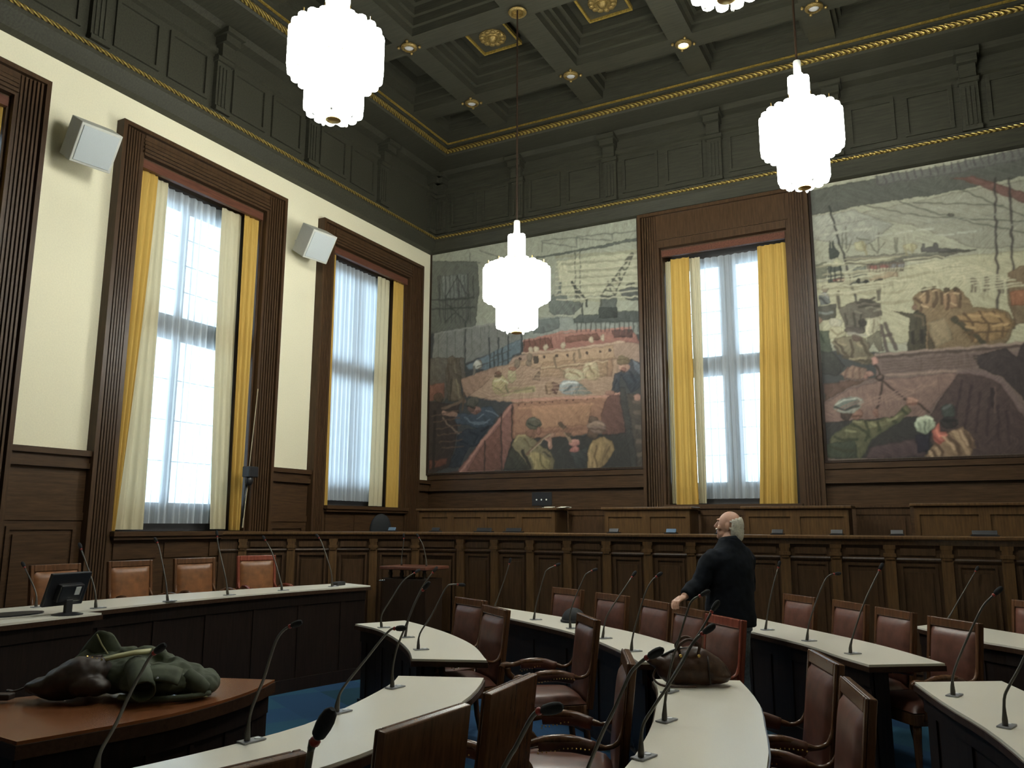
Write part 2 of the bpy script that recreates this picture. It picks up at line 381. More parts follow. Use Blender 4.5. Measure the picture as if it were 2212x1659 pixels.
MURAL_LEFT=[(0,150,152,130,0,-814,663,-401,657,-405,499,-810,510),
(0,166,164,132,0,-553,606,-404,604,-406,524,-544,542),
(1,140,140,112,5,-553,614,-406,599),
(1,140,140,112,5,-542,599,-406,586),
(1,140,140,112,5,-530,584,-406,573),
(1,140,140,112,5,-519,570,-407,560),
(1,140,140,112,5,-546,561,-407,547),
(1,140,140,112,5,-534,546,-407,534),
(1,140,140,112,5,-523,532,-408,521),
(0,92,94,84,0,-814,647,-709,630,-704,575,-712,507,-810,506),
(0,112,116,108,0,-787,614,-731,610,-730,567,-786,566),
(1,62,64,58,2,-790,615,-788,537),
(1,62,64,58,2,-777,613,-775,525),
(1,62,64,58,2,-729,610,-727,524),
(1,62,64,58,2,-718,604,-717,565),
(1,62,64,58,2,-753,609,-728,567),
(1,62,64,58,2,-789,567,-724,562),
(1,62,64,58,2,-776,569,-751,609),
(1,62,64,58,2,-774,527,-730,559),
(1,62,64,58,2,-773,559,-730,520),
(1,62,64,58,2,-749,601,-748,569),
(0,85,92,84,0,-593,620,-520,620,-405,624,-405,618,-511,616,-591,616),
(1,100,104,94,2,-581,647,-407,635),
(1,100,104,94,2,-579,646,-579,627),
(1,100,104,94,2,-516,642,-514,624),
(1,100,104,94,2,-579,644,-516,625),
(1,100,104,94,2,-516,641,-452,625),
(1,100,104,94,2,-450,637,-450,627),
(1,100,104,94,2,-705,650,-666,632),
(1,100,104,94,2,-725,649,-725,631),
(1,100,104,94,2,-809,634,-703,627),
(1,95,98,85,2,-518,617,-518,535),
(1,95,98,85,2,-509,616,-509,550),
(0,98,104,97,0,-566,538,-558,548,-550,547,-547,568,-543,568,-543,547,-535,544,-531,533,-510,530,-506,521,-521,508,-556,511,-568,519),
(0,70,74,66,0,-526,567,-523,567,-497,532,-497,518,-500,518,-500,531,-519,551),
(1,62,66,60,3,-525,565,-510,534),
(1,62,66,60,3,-519,559,-515,536),
(1,62,66,60,3,-506,526,-506,501),
(1,62,66,60,3,-497,532,-498,520),
(0,78,84,78,0,-523,501,-510,507,-477,503,-474,526,-470,536,-445,529,-445,504,-406,500,-407,482,-522,494),
(0,58,62,58,0,-476,515,-444,511,-444,494,-477,496),
(1,76,78,66,3,-472,534,-420,595),
(1,76,78,66,3,-450,530,-415,595),
(1,76,78,66,3,-472,534,-445,527),
(1,76,78,66,3,-465,542,-450,537),
(1,76,78,66,3,-457,550,-445,543),
(1,76,78,66,3,-461,556,-450,531),
(1,76,78,66,3,-446,565,-437,556),
(1,76,78,66,3,-435,577,-428,569),
(1,76,78,66,3,-453,559,-443,553),
(1,76,78,66,3,-440,571,-439,553),
(1,76,78,66,3,-473,529,-474,517),
(1,84,84,70,7,-429,585,-417,596),
(0,72,76,72,0,-441,539,-427,542,-405,539,-406,517,-427,521,-436,529),
(1,66,68,62,3,-428,546,-413,547),
(1,66,68,62,2,-419,546,-419,541),
(0,128,134,124,0,-624,515,-525,505,-522,494,-407,482,-407,462,-624,471),
(0,98,104,100,0,-594,508,-548,506,-547,488,-580,482,-596,484),
(0,118,118,110,0,-799,507,-669,511,-618,485,-618,472,-733,444,-804,439),
(1,98,98,90,2,-790,507,-788,441),
(1,98,98,90,2,-771,507,-770,446),
(1,98,98,90,2,-754,507,-753,451),
(1,98,98,90,2,-736,507,-735,456),
(1,98,98,90,2,-719,507,-718,461),
(1,98,98,90,2,-701,507,-701,465),
(1,98,98,90,2,-684,507,-684,470),
(1,98,98,90,2,-667,507,-667,475),
(1,98,98,90,2,-651,507,-650,479),
(1,98,98,90,2,-634,507,-634,484),
(0,92,84,72,0,-811,462,-733,455,-730,417,-776,378,-809,381),
(0,92,108,116,0,-731,440,-632,475,-618,477,-620,454,-636,450,-644,425,-724,432),
(1,55,60,58,3,-683,486,-682,432),
(1,55,60,58,3,-665,484,-665,434),
(1,55,60,58,3,-645,484,-645,428),
(1,55,60,58,3,-673,459,-673,429),
(1,55,60,58,3,-657,465,-656,433),
(1,55,60,58,3,-620,485,-620,454),
(1,55,60,58,3,-733,519,-732,432),
(0,152,122,100,0,-632,449,-588,451,-434,454,-406,445,-407,397,-665,419,-646,436),
(0,158,126,98,0,-694,429,-632,438,-452,435,-445,421,-447,368,-464,364,-632,367,-677,374,-723,386),
(0,146,112,88,0,-743,416,-667,434,-667,424,-694,401,-728,383,-734,394),
(0,150,96,80,0,-616,472,-568,479,-451,477,-418,471,-406,445,-434,453,-556,451,-616,451),
(0,110,70,56,0,-616,472,-568,474,-558,455,-614,453),
(0,112,74,58,0,-537,472,-481,472,-474,460,-537,462),
(0,84,58,54,0,-455,474,-419,472,-418,458,-452,461),
(1,166,104,88,3,-616,473,-537,481,-423,474),
(0,178,160,128,0,-597,455,-597,452,-599,450,-601,449,-603,450,-605,451,-606,453,-606,456,-606,459,-605,461,-603,462,-601,461,-599,460,-597,458),
(0,178,160,128,0,-587,455,-587,452,-589,450,-591,449,-593,450,-595,451,-596,453,-596,456,-596,459,-595,461,-593,462,-591,461,-589,460,-587,458),
(0,178,160,128,0,-569,458,-570,455,-571,453,-573,452,-575,452,-577,454,-578,456,-579,459,-578,461,-577,463,-575,464,-573,464,-571,463,-570,460),
(0,178,160,128,0,-536,458,-537,455,-538,453,-540,452,-542,453,-544,454,-545,456,-546,459,-545,461,-544,463,-542,464,-540,464,-538,463,-537,461),
(0,178,160,128,0,-467,463,-468,461,-469,459,-471,458,-473,458,-474,459,-476,461,-476,464,-476,467,-474,468,-473,469,-471,469,-469,468,-468,466),
(0,178,160,128,0,-486,462,-486,459,-487,457,-489,456,-491,456,-493,458,-494,460,-495,462,-494,465,-493,467,-491,468,-489,468,-487,466,-486,464),
(0,165,132,98,0,-588,447,-452,449,-451,430,-445,426,-592,422,-632,435),
(0,70,58,52,0,-573,441,-574,440,-574,439,-575,439,-577,439,-578,439,-578,441,-579,442,-578,443,-578,444,-577,444,-575,444,-574,444,-574,443),
(0,70,58,52,0,-551,440,-551,439,-552,438,-553,438,-554,438,-556,439,-556,440,-557,441,-556,442,-555,443,-554,444,-553,443,-552,443,-551,442),
(0,70,58,52,0,-497,441,-497,440,-498,439,-499,438,-500,438,-501,439,-502,440,-502,441,-502,442,-501,443,-500,444,-499,444,-498,443,-497,442),
(0,70,58,52,0,-473,441,-473,440,-474,439,-475,439,-476,439,-477,439,-478,440,-478,442,-478,443,-477,444,-476,444,-475,444,-474,443,-473,442),
(0,70,58,52,0,-456,441,-456,440,-457,439,-458,438,-459,439,-460,439,-461,440,-461,442,-461,443,-460,444,-459,444,-458,444,-457,443,-456,442),
(0,70,58,52,0,-620,441,-620,440,-621,439,-622,439,-623,439,-625,440,-625,441,-626,442,-625,443,-625,444,-623,445,-622,444,-621,444,-620,443),
(0,70,58,52,0,-531,440,-531,439,-532,438,-533,438,-534,438,-535,439,-536,440,-536,441,-536,442,-535,443,-534,444,-533,443,-532,443,-531,442),
(0,70,62,54,0,-597,444,-588,444,-588,431,-596,432),
(0,150,118,84,0,-578,433,-463,429,-464,398,-582,406,-586,419),
(0,132,104,74,0,-584,424,-502,424,-502,420,-582,421),
(0,104,86,64,0,-584,421,-584,401,-600,402),
(0,146,110,80,0,-463,429,-454,430,-455,397,-464,398),
(0,122,104,84,0,-622,433,-622,430,-624,427,-626,426,-629,426,-632,428,-633,431,-634,434,-633,438,-632,440,-629,442,-626,441,-624,440,-622,437),
(0,122,104,84,0,-600,433,-600,430,-602,427,-604,426,-607,426,-609,428,-611,431,-612,434,-611,437,-609,440,-607,441,-604,441,-602,439,-600,436),
(0,122,104,84,0,-598,442,-598,438,-600,436,-602,435,-605,435,-607,437,-609,439,-610,443,-609,446,-607,449,-605,450,-602,450,-600,448,-598,445),
(0,122,104,84,0,-696,438,-697,435,-699,432,-701,430,-704,431,-707,433,-708,436,-709,439,-708,443,-707,446,-704,447,-701,447,-699,445,-697,442),
(0,168,158,110,0,-629,414,-630,408,-632,404,-636,402,-640,402,-644,405,-646,410,-647,415,-646,421,-644,425,-640,427,-636,427,-632,424,-630,419),
(0,158,146,92,0,-645,399,-646,391,-651,385,-658,382,-665,382,-672,386,-677,393,-678,401,-677,409,-672,415,-665,418,-658,418,-651,413,-646,407),
(1,150,136,88,13,-656,385,-632,389,-598,388),
(0,96,74,54,0,-657,418,-658,415,-660,413,-663,412,-666,413,-670,414,-672,416,-673,419,-672,422,-670,424,-666,425,-663,425,-660,423,-658,421),
(0,150,100,76,0,-629,426,-630,424,-632,423,-635,422,-639,423,-642,424,-644,426,-645,428,-644,430,-642,431,-639,432,-635,432,-632,430,-630,429),
(0,172,160,120,0,-502,401,-505,397,-512,395,-520,395,-529,397,-537,401,-542,407,-543,412,-540,416,-534,418,-525,418,-516,416,-508,412,-503,407),
(0,172,156,116,0,-478,411,-480,406,-484,401,-490,399,-496,399,-502,403,-506,408,-507,414,-506,420,-502,424,-496,427,-489,426,-484,423,-480,418),
(0,160,140,100,0,-476,403,-478,398,-481,395,-486,393,-492,394,-497,396,-501,400,-502,405,-501,409,-497,413,-492,414,-486,414,-481,411,-478,407),
(0,132,140,138,0,-506,382,-509,376,-516,373,-525,372,-535,373,-544,377,-549,383,-551,389,-548,394,-541,398,-532,399,-522,397,-513,393,-508,388),
(0,120,122,112,0,-512,392,-490,373,-512,371,-527,372),
(0,110,78,62,0,-549,387,-550,382,-552,379,-556,377,-560,378,-564,380,-566,384,-567,388,-566,392,-564,396,-560,398,-556,397,-552,395,-550,391),
(0,134,104,76,0,-560,386,-562,381,-565,377,-569,376,-573,377,-575,380,-576,385,-575,391,-573,395,-570,399,-566,400,-562,399,-560,396,-559,391),
(0,176,172,156,0,-698,438,-698,435,-701,433,-705,432,-709,432,-713,434,-715,437,-716,440,-715,443,-713,445,-709,447,-705,446,-701,444,-698,442),
(1,104,98,86,5,-713,436,-713,423),
(0,86,76,62,0,-764,458,-744,456,-739,417,-749,377,-767,378,-774,432),
(0,96,84,66,0,-750,451,-751,447,-754,444,-758,443,-763,444,-767,446,-770,449,-771,453,-770,456,-767,459,-763,460,-758,460,-754,458,-751,454),
(0,106,92,70,0,-757,424,-741,404,-734,377,-765,380),
(0,126,78,58,0,-808,411,-776,415,-774,386,-807,381),
(0,84,66,50,0,-776,386,-777,382,-780,379,-784,377,-789,378,-794,380,-797,383,-798,388,-797,392,-794,395,-790,396,-785,396,-780,394,-777,390),
(0,142,98,70,0,-636,367,-464,366,-474,337,-474,307,-563,304,-636,306),
(0,154,110,76,0,-604,360,-490,359,-498,322,-594,320),
(1,176,122,98,5,-636,371,-463,366,-445,369),
(0,84,60,48,0,-624,364,-624,363,-625,363,-625,362,-626,362,-627,363,-627,363,-627,364,-627,364,-627,365,-626,365,-625,365,-625,365,-624,364),
(0,84,60,48,0,-611,364,-611,363,-612,363,-612,362,-613,363,-613,363,-614,363,-614,364,-614,364,-613,365,-613,365,-612,365,-612,365,-611,364),
(0,84,60,48,0,-598,364,-598,363,-599,363,-599,362,-600,363,-600,363,-601,363,-601,364,-601,364,-600,365,-600,365,-599,365,-599,365,-598,364),
(0,84,60,48,0,-585,364,-585,363,-586,363,-586,363,-587,363,-587,363,-588,363,-588,364,-588,364,-587,365,-587,365,-586,365,-586,365,-585,364),
(0,84,60,48,0,-572,364,-572,363,-573,363,-573,363,-574,363,-574,363,-575,363,-575,364,-575,364,-574,365,-574,365,-573,365,-573,365,-572,364),
(0,84,60,48,0,-560,364,-560,363,-560,363,-561,363,-561,363,-562,363,-562,363,-562,364,-562,364,-562,365,-561,365,-561,365,-560,365,-560,364),
(0,84,60,48,0,-547,364,-547,363,-547,363,-548,363,-549,363,-549,363,-549,363,-550,364,-549,364,-549,365,-549,365,-548,365,-547,365,-547,364),
(0,84,60,48,0,-534,364,-535,363,-535,363,-536,363,-536,363,-537,363,-537,363,-537,364,-537,364,-537,365,-536,365,-535,365,-535,365,-535,364),
(0,84,60,48,0,-522,364,-522,363,-523,363,-523,363,-524,363,-524,363,-525,363,-525,364,-525,364,-524,365,-524,365,-523,365,-523,365,-522,364),
(0,84,60,48,0,-510,364,-510,363,-510,363,-511,363,-511,363,-512,363,-512,363,-512,364,-512,364,-512,365,-511,365,-511,365,-510,365,-510,364),
(0,84,60,48,0,-498,364,-498,363,-498,363,-499,363,-499,363,-500,363,-500,363,-500,364,-500,364,-500,365,-499,365,-499,365,-498,365,-498,364),
(0,84,60,48,0,-486,364,-486,363,-486,363,-487,363,-487,363,-488,363,-488,363,-488,364,-488,364,-488,365,-487,365,-487,365,-486,365,-486,364),
(0,52,50,46,0,-655,252,-636,306,-563,304,-430,305,-420,250,-492,249),
(0,98,64,54,0,-464,366,-445,369,-430,305,-474,305,-476,337),
(0,58,56,52,0,-446,380,-434,377,-416,250,-427,250),
(0,70,60,52,0,-432,368,-403,366,-404,250,-416,250),
(1,92,80,66,7,-419,354,-403,353),
(1,92,80,66,7,-418,337,-403,336),
(1,92,80,66,7,-416,314,-404,313),
(1,92,80,66,7,-415,291,-404,290),
(1,92,80,66,7,-414,271,-405,271),
(0,60,48,42,0,-809,381,-743,372,-748,313,-762,262,-806,249),
(0,104,58,42,0,-804,275,-767,277,-769,266,-804,258),
(1,44,38,34,6,-794,363,-795,260),
(1,54,44,38,4,-767,355,-766,281),
(1,110,88,66,5,-778,367,-732,377),
(1,84,66,50,4,-733,391,-736,361),
(1,120,100,80,3,-779,349,-744,320),
(0,128,84,70,0,-745,245,-743,258,-644,362,-636,362,-636,306,-655,254,-730,249),
(0,112,72,58,0,-726,254,-689,305,-660,331,-659,256),
(1,160,108,92,5,-743,247,-691,309,-638,362),
(1,56,44,40,3,-659,349,-657,254),
(1,56,44,40,3,-690,305,-690,253),
(1,60,44,38,3,-637,362,-637,306),
(0,58,70,82,0,-753,345,-749,356,-719,354,-698,364,-677,364,-666,349,-674,331,-693,325,-727,333,-746,337),
(0,44,50,58,0,-729,327,-693,329,-676,333,-697,309,-705,297,-722,294,-741,260,-764,261,-748,299,-746,317),
(1,88,104,116,3,-731,346,-721,338,-685,336),
(1,146,108,86,8,-777,358,-751,354),
(0,138,98,80,0,-699,358,-700,355,-703,353,-708,352,-713,352,-717,354,-721,357,-722,360,-721,363,-718,365,-713,367,-708,366,-703,365,-700,362),
(0,104,78,66,0,-710,365,-711,361,-713,358,-717,357,-721,357,-724,359,-726,362,-727,366,-727,369,-724,372,-721,374,-717,373,-714,371,-711,368),
(0,82,80,68,0,-703,379,-702,375,-704,371,-708,367,-714,365,-720,365,-726,367,-729,370,-729,374,-727,378,-723,382,-717,384,-711,384,-706,382),
(0,112,100,68,0,-638,294,-630,311,-612,314,-594,301,-584,293,-565,280,-558,266,-560,251,-604,252,-633,278),
(0,136,120,72,0,-604,282,-588,281,-565,267,-567,251,-596,252),
(0,60,58,48,0,-655,254,-638,294,-618,275,-604,252),
(0,120,82,62,0,-593,313,-594,310,-596,307,-600,306,-604,306,-607,308,-610,310,-611,314,-610,317,-607,320,-604,321,-600,321,-596,319,-594,316),
(0,78,78,64,0,-581,326,-584,322,-589,319,-595,318,-602,320,-607,323,-611,327,-611,332,-609,336,-604,339,-598,340,-591,338,-585,335,-582,331),
(1,140,100,80,8,-569,305,-565,289),
(0,150,110,88,0,-557,309,-558,307,-560,305,-563,305,-567,305,-570,306,-572,308,-573,310,-572,312,-570,314,-567,315,-563,315,-560,314,-558,312),
(1,104,78,58,5,-608,279,-567,312),
(1,38,36,34,6,-617,284,-603,256),
(0,132,106,62,0,-500,278,-491,296,-473,302,-457,294,-454,279,-466,260,-481,250,-506,251),
(1,150,122,70,5,-476,292,-488,254),
(1,112,90,56,4,-466,290,-477,257),
(0,86,66,52,0,-480,306,-481,302,-484,299,-488,298,-493,298,-497,300,-500,303,-501,307,-500,310,-497,313,-493,314,-488,314,-484,312,-481,309),
(0,122,98,82,0,-467,314,-470,309,-475,307,-482,306,-489,308,-495,312,-499,317,-500,322,-497,326,-491,329,-484,329,-477,327,-471,323,-468,319),
(0,96,76,62,0,-481,329,-482,326,-485,324,-488,323,-492,323,-496,325,-499,327,-499,330,-498,333,-496,336,-492,337,-488,336,-485,335,-482,332),
(0,56,58,56,0,-530,279,-498,288,-502,251,-522,252),
(0,168,108,94,0,-513,294,-514,291,-517,289,-521,288,-525,288,-529,290,-532,292,-533,294,-532,297,-529,299,-525,300,-521,300,-517,298,-514,296),
(0,158,96,84,0,-514,283,-514,280,-517,279,-520,278,-524,278,-527,279,-530,281,-531,283,-530,285,-527,287,-524,288,-520,288,-517,287,-514,285),
(1,130,104,76,5,-529,296,-548,326),
(1,76,62,50,7,-548,326,-531,308),
(0,54,60,68,0,-424,424,-405,413,-404,378,-425,368,-439,398,-446,371,-459,374,-451,402,-440,405),
(0,98,106,114,0,-422,422,-405,410,-406,395,-418,406),
(0,172,128,104,0,-424,410,-425,407,-428,404,-432,403,-437,403,-441,405,-443,408,-444,412,-443,415,-440,418,-436,419,-432,418,-428,416,-425,413),
(0,116,98,66,0,-425,421,-426,418,-429,415,-434,414,-439,414,-444,416,-447,420,-448,423,-447,427,-444,430,-439,431,-434,430,-429,428,-426,425),
(0,150,104,84,0,-450,371,-451,369,-453,368,-457,367,-461,367,-465,368,-467,370,-468,372,-467,374,-464,375,-461,375,-457,375,-453,374,-451,372),
(0,158,112,92,0,-407,360,-407,357,-409,356,-412,355,-415,355,-418,356,-420,358,-420,361,-420,363,-418,365,-415,366,-412,366,-409,364,-407,362),
(0,78,52,40,0,-808,249,-741,254,-743,244,-411,250,-411,245,-808,238),
(1,176,170,140,2,-553,604,-408,594),
(1,176,170,140,2,-553,596,-408,585),
(1,176,170,140,2,-554,588,-408,577),
(1,176,170,140,2,-554,579,-408,568),
(1,176,170,140,2,-554,571,-408,559),
(1,176,170,140,2,-554,563,-409,550),
(1,176,170,140,2,-554,554,-409,542),
(1,176,170,140,2,-554,546,-409,533),
(1,176,170,140,2,-554,538,-409,524),
(1,134,104,82,1,-693,375,-624,433),
(1,134,104,82,1,-689,376,-610,433),
(1,134,104,82,1,-685,376,-597,432),
(1,134,104,82,1,-681,377,-584,432),
(1,134,104,82,1,-677,378,-571,431),
(1,134,104,82,1,-673,379,-559,431),
(1,134,104,82,1,-668,380,-546,431),
(1,134,104,82,1,-664,380,-533,430),
(1,134,104,82,1,-660,381,-521,430),
(1,134,104,82,1,-656,382,-508,429),
(1,134,104,82,1,-652,383,-496,429),
(1,134,104,82,1,-648,384,-484,428),
(1,134,104,82,1,-644,384,-472,428),
(1,134,104,82,1,-640,385,-460,427),
(1,170,138,108,1,-685,378,-472,371),
(1,170,138,108,1,-685,384,-471,378),
(1,170,138,108,1,-685,390,-471,384),
(1,170,138,108,1,-685,396,-471,391),
(1,170,138,108,1,-685,401,-471,397),
(1,170,138,108,1,-685,407,-471,404),
(1,170,138,108,1,-685,413,-471,410),
(1,170,138,108,1,-685,419,-471,417),
(1,120,78,64,1,-612,472,-612,461),
(1,120,78,64,1,-600,472,-600,461),
(1,120,78,64,1,-588,472,-588,461),
(1,120,78,64,1,-576,472,-576,461),
(1,120,78,64,1,-564,472,-564,461),
(1,120,78,64,1,-552,472,-553,462),
(1,120,78,64,1,-541,473,-541,462),
(1,120,78,64,1,-529,473,-530,462),
(1,120,78,64,1,-518,473,-518,462),
(1,120,78,64,1,-507,473,-507,462),
(1,120,78,64,1,-495,473,-496,463),
(1,120,78,64,1,-484,473,-485,463),
(1,120,78,64,1,-473,474,-474,463),
(1,120,78,64,1,-462,474,-463,463),
(1,120,78,64,1,-452,474,-452,463),
(1,120,78,64,1,-441,474,-441,464),
(1,120,78,64,1,-430,474,-430,464),
(1,176,146,116,3,-618,452,-555,450,-434,453),
(1,120,92,72,2,-592,422,-445,427),
(1,178,150,112,2,-582,423,-463,424),
(1,86,58,46,2,-614,475,-614,464),
(1,86,58,46,2,-604,475,-604,464),
(1,86,58,46,2,-594,475,-594,464),
(1,86,58,46,2,-584,475,-584,464),
(1,86,58,46,2,-574,475,-574,464),
(1,86,58,46,2,-564,475,-564,464),
(1,112,92,70,4,-557,438,-555,423),
(1,112,92,70,4,-522,442,-521,428),
(1,112,92,70,4,-513,448,-511,434),
(1,186,176,132,3,-673,408,-660,411,-646,402),
(1,112,104,66,2,-677,399,-664,393,-652,385),
(1,118,106,70,4,-632,387,-598,390,-596,384),
(0,120,84,62,0,-659,421,-660,419,-661,417,-663,417,-666,417,-668,418,-669,420,-670,422,-670,424,-668,425,-666,426,-663,426,-661,425,-660,423),
(1,100,92,60,3,-650,397,-646,386),
(1,150,140,96,5,-644,411,-632,408),
(1,120,98,72,3,-547,419,-539,413,-541,403),
(1,186,190,186,3,-543,392,-532,395,-517,392),
(1,88,94,96,3,-540,380,-527,388),
(1,90,96,98,2,-519,375,-512,388),
(1,128,108,74,3,-530,412,-511,402),
(1,124,104,70,3,-496,420,-487,404),
(1,188,172,130,3,-500,420,-493,423),
(1,96,74,50,3,-574,391,-571,379),
(1,86,58,48,3,-562,385,-555,377),
(0,78,54,44,0,-622,311,-622,310,-623,310,-623,310,-624,310,-624,310,-625,311,-625,311,-625,311,-624,312,-624,312,-623,312,-623,312,-622,311),
(0,78,54,44,0,-609,311,-609,311,-610,311,-610,310,-611,310,-611,311,-612,311,-612,312,-612,312,-611,312,-611,313,-610,313,-610,312,-609,312),
(0,78,54,44,0,-596,312,-596,312,-597,311,-597,311,-598,311,-598,311,-599,312,-599,312,-599,313,-598,313,-598,313,-597,313,-597,313,-596,313),
(0,78,54,44,0,-584,313,-584,312,-584,312,-584,312,-585,312,-585,312,-586,312,-586,313,-586,313,-585,314,-585,314,-584,314,-584,313,-584,313),
(0,78,54,44,0,-571,313,-571,313,-571,312,-572,312,-572,312,-573,312,-573,313,-573,313,-573,314,-573,314,-572,314,-572,314,-571,314,-571,314),
(0,78,54,44,0,-558,314,-558,313,-559,313,-559,313,-560,313,-560,313,-560,313,-560,314,-560,314,-560,315,-560,315,-559,315,-559,315,-558,314),
(0,78,54,44,0,-546,314,-546,314,-546,314,-547,313,-547,313,-548,314,-548,314,-548,314,-548,315,-548,315,-547,315,-547,315,-546,315,-546,315),
(0,78,54,44,0,-533,315,-533,314,-534,314,-534,314,-535,314,-535,314,-535,315,-536,315,-535,315,-535,316,-535,316,-534,316,-534,316,-533,315),
(0,78,54,44,0,-521,315,-521,315,-521,315,-522,315,-522,315,-523,315,-523,315,-523,316,-523,316,-523,316,-522,317,-522,317,-521,316,-521,316),
(0,78,54,44,0,-509,316,-509,316,-509,315,-510,315,-510,315,-511,315,-511,316,-511,316,-511,317,-511,317,-510,317,-510,317,-509,317,-509,317),
(0,78,54,44,0,-497,317,-497,316,-497,316,-498,316,-498,316,-498,316,-499,316,-499,317,-499,317,-498,317,-498,318,-498,318,-497,317,-497,317),
(1,120,80,58,2,-634,354,-634,308),
(1,164,116,82,4,-624,357,-490,355),
(1,120,82,60,5,-628,313,-509,316),
(1,96,112,124,2,-664,345,-677,355,-689,358),
(1,96,112,124,2,-681,341,-693,334,-712,335),
(1,96,112,124,2,-693,351,-706,344),
(1,34,40,48,3,-722,323,-705,315,-712,301),
(1,34,40,48,3,-742,307,-726,301),
(1,30,34,40,4,-697,322,-685,328),
(0,110,74,60,0,-701,356,-702,355,-703,354,-705,353,-707,353,-709,354,-710,355,-711,356,-710,358,-709,359,-707,359,-705,359,-703,358,-702,357),
(1,48,46,40,3,-727,368,-712,363),
(0,166,124,100,0,-767,357,-768,355,-770,354,-773,353,-775,354,-778,355,-780,356,-781,358,-780,360,-778,361,-776,362,-773,362,-770,361,-768,359),
(1,150,134,86,3,-632,301,-624,311,-612,310),
(1,150,132,84,4,-602,275,-592,261,-594,254),
(1,92,82,50,3,-586,278,-583,260,-573,253),
(1,92,82,52,3,-614,305,-604,292,-588,288),
(1,58,54,44,3,-579,281,-565,273),
(1,46,46,40,2,-607,330,-590,323,-584,327),
(1,98,98,80,3,-604,335,-592,337),
(0,126,84,64,0,-582,316,-583,313,-584,311,-586,309,-588,309,-590,311,-592,313,-592,316,-592,319,-590,322,-588,323,-586,323,-584,321,-583,319),
(1,168,120,98,3,-575,303,-567,296,-567,291),
(1,150,128,100,2,-602,282,-567,310),
(1,154,126,76,3,-491,291,-497,274,-495,256),
(1,96,76,46,3,-484,287,-488,271,-483,254),
(1,96,78,48,3,-462,286,-470,270),
(1,146,118,98,3,-494,322,-483,326,-472,320),
(1,84,66,54,3,-496,315,-480,314,-469,310),
(1,190,130,110,2,-527,298,-516,297),
(1,40,46,54,4,-425,402,-416,386,-422,371),
(1,40,46,54,3,-448,393,-453,380),
(1,88,96,104,3,-419,415,-409,400),
(1,90,74,50,2,-445,424,-435,426,-428,421),
(0,140,92,74,0,-430,407,-431,406,-432,404,-434,404,-436,404,-438,405,-439,406,-440,408,-439,410,-438,411,-436,411,-434,411,-432,410,-431,409),
(1,44,36,32,3,-440,406,-435,404),
(1,82,66,52,3,-770,447,-766,431,-767,412),
(1,112,98,76,3,-755,449,-752,430),
(1,126,110,82,3,-750,418,-743,384),
(1,70,58,46,3,-761,419,-762,381),
(1,92,70,56,2,-802,354,-745,361),
(1,92,70,56,2,-797,342,-742,348),
(1,92,70,56,2,-792,330,-740,335),
(1,92,70,56,2,-788,319,-737,322),
(1,92,70,56,2,-783,307,-735,309),
(1,92,70,56,2,-778,296,-733,296),
(1,70,72,66,2,-682,449,-640,459),
(1,70,72,66,2,-665,438,-624,449),
(1,70,72,66,2,-707,436,-665,447),
(1,74,76,70,2,-794,615,-785,525),
(1,74,76,70,2,-786,614,-777,524),
(1,74,76,70,2,-778,613,-769,523),
(1,74,76,70,2,-769,612,-761,522),
(1,74,76,70,2,-761,611,-753,521),
(1,74,76,70,2,-753,609,-745,520),
(1,74,76,70,2,-745,608,-737,519),
(1,74,76,70,2,-737,607,-729,518),
(1,74,76,70,2,-729,606,-721,517),
(1,64,66,60,3,-807,571,-715,563),
(1,64,66,60,3,-807,553,-712,545),
(1,132,132,124,3,-796,506,-669,510),
(1,66,64,58,2,-516,493,-516,479),
(1,66,64,58,2,-507,492,-508,478),
(1,66,64,58,2,-499,491,-499,477),
(1,66,64,58,2,-491,490,-491,476),
(1,66,64,58,2,-482,489,-483,475),
(1,66,64,58,2,-474,488,-474,474),
(1,66,64,58,2,-466,487,-466,473),
(1,66,64,58,2,-458,487,-458,473),
(1,66,64,58,2,-449,486,-450,472),
(1,66,64,58,2,-441,485,-442,471),
(1,66,64,58,2,-433,484,-434,470),
(1,66,64,58,2,-425,483,-426,469),
(1,66,64,58,2,-417,482,-418,468),
(1,66,64,58,2,-410,481,-410,467)]
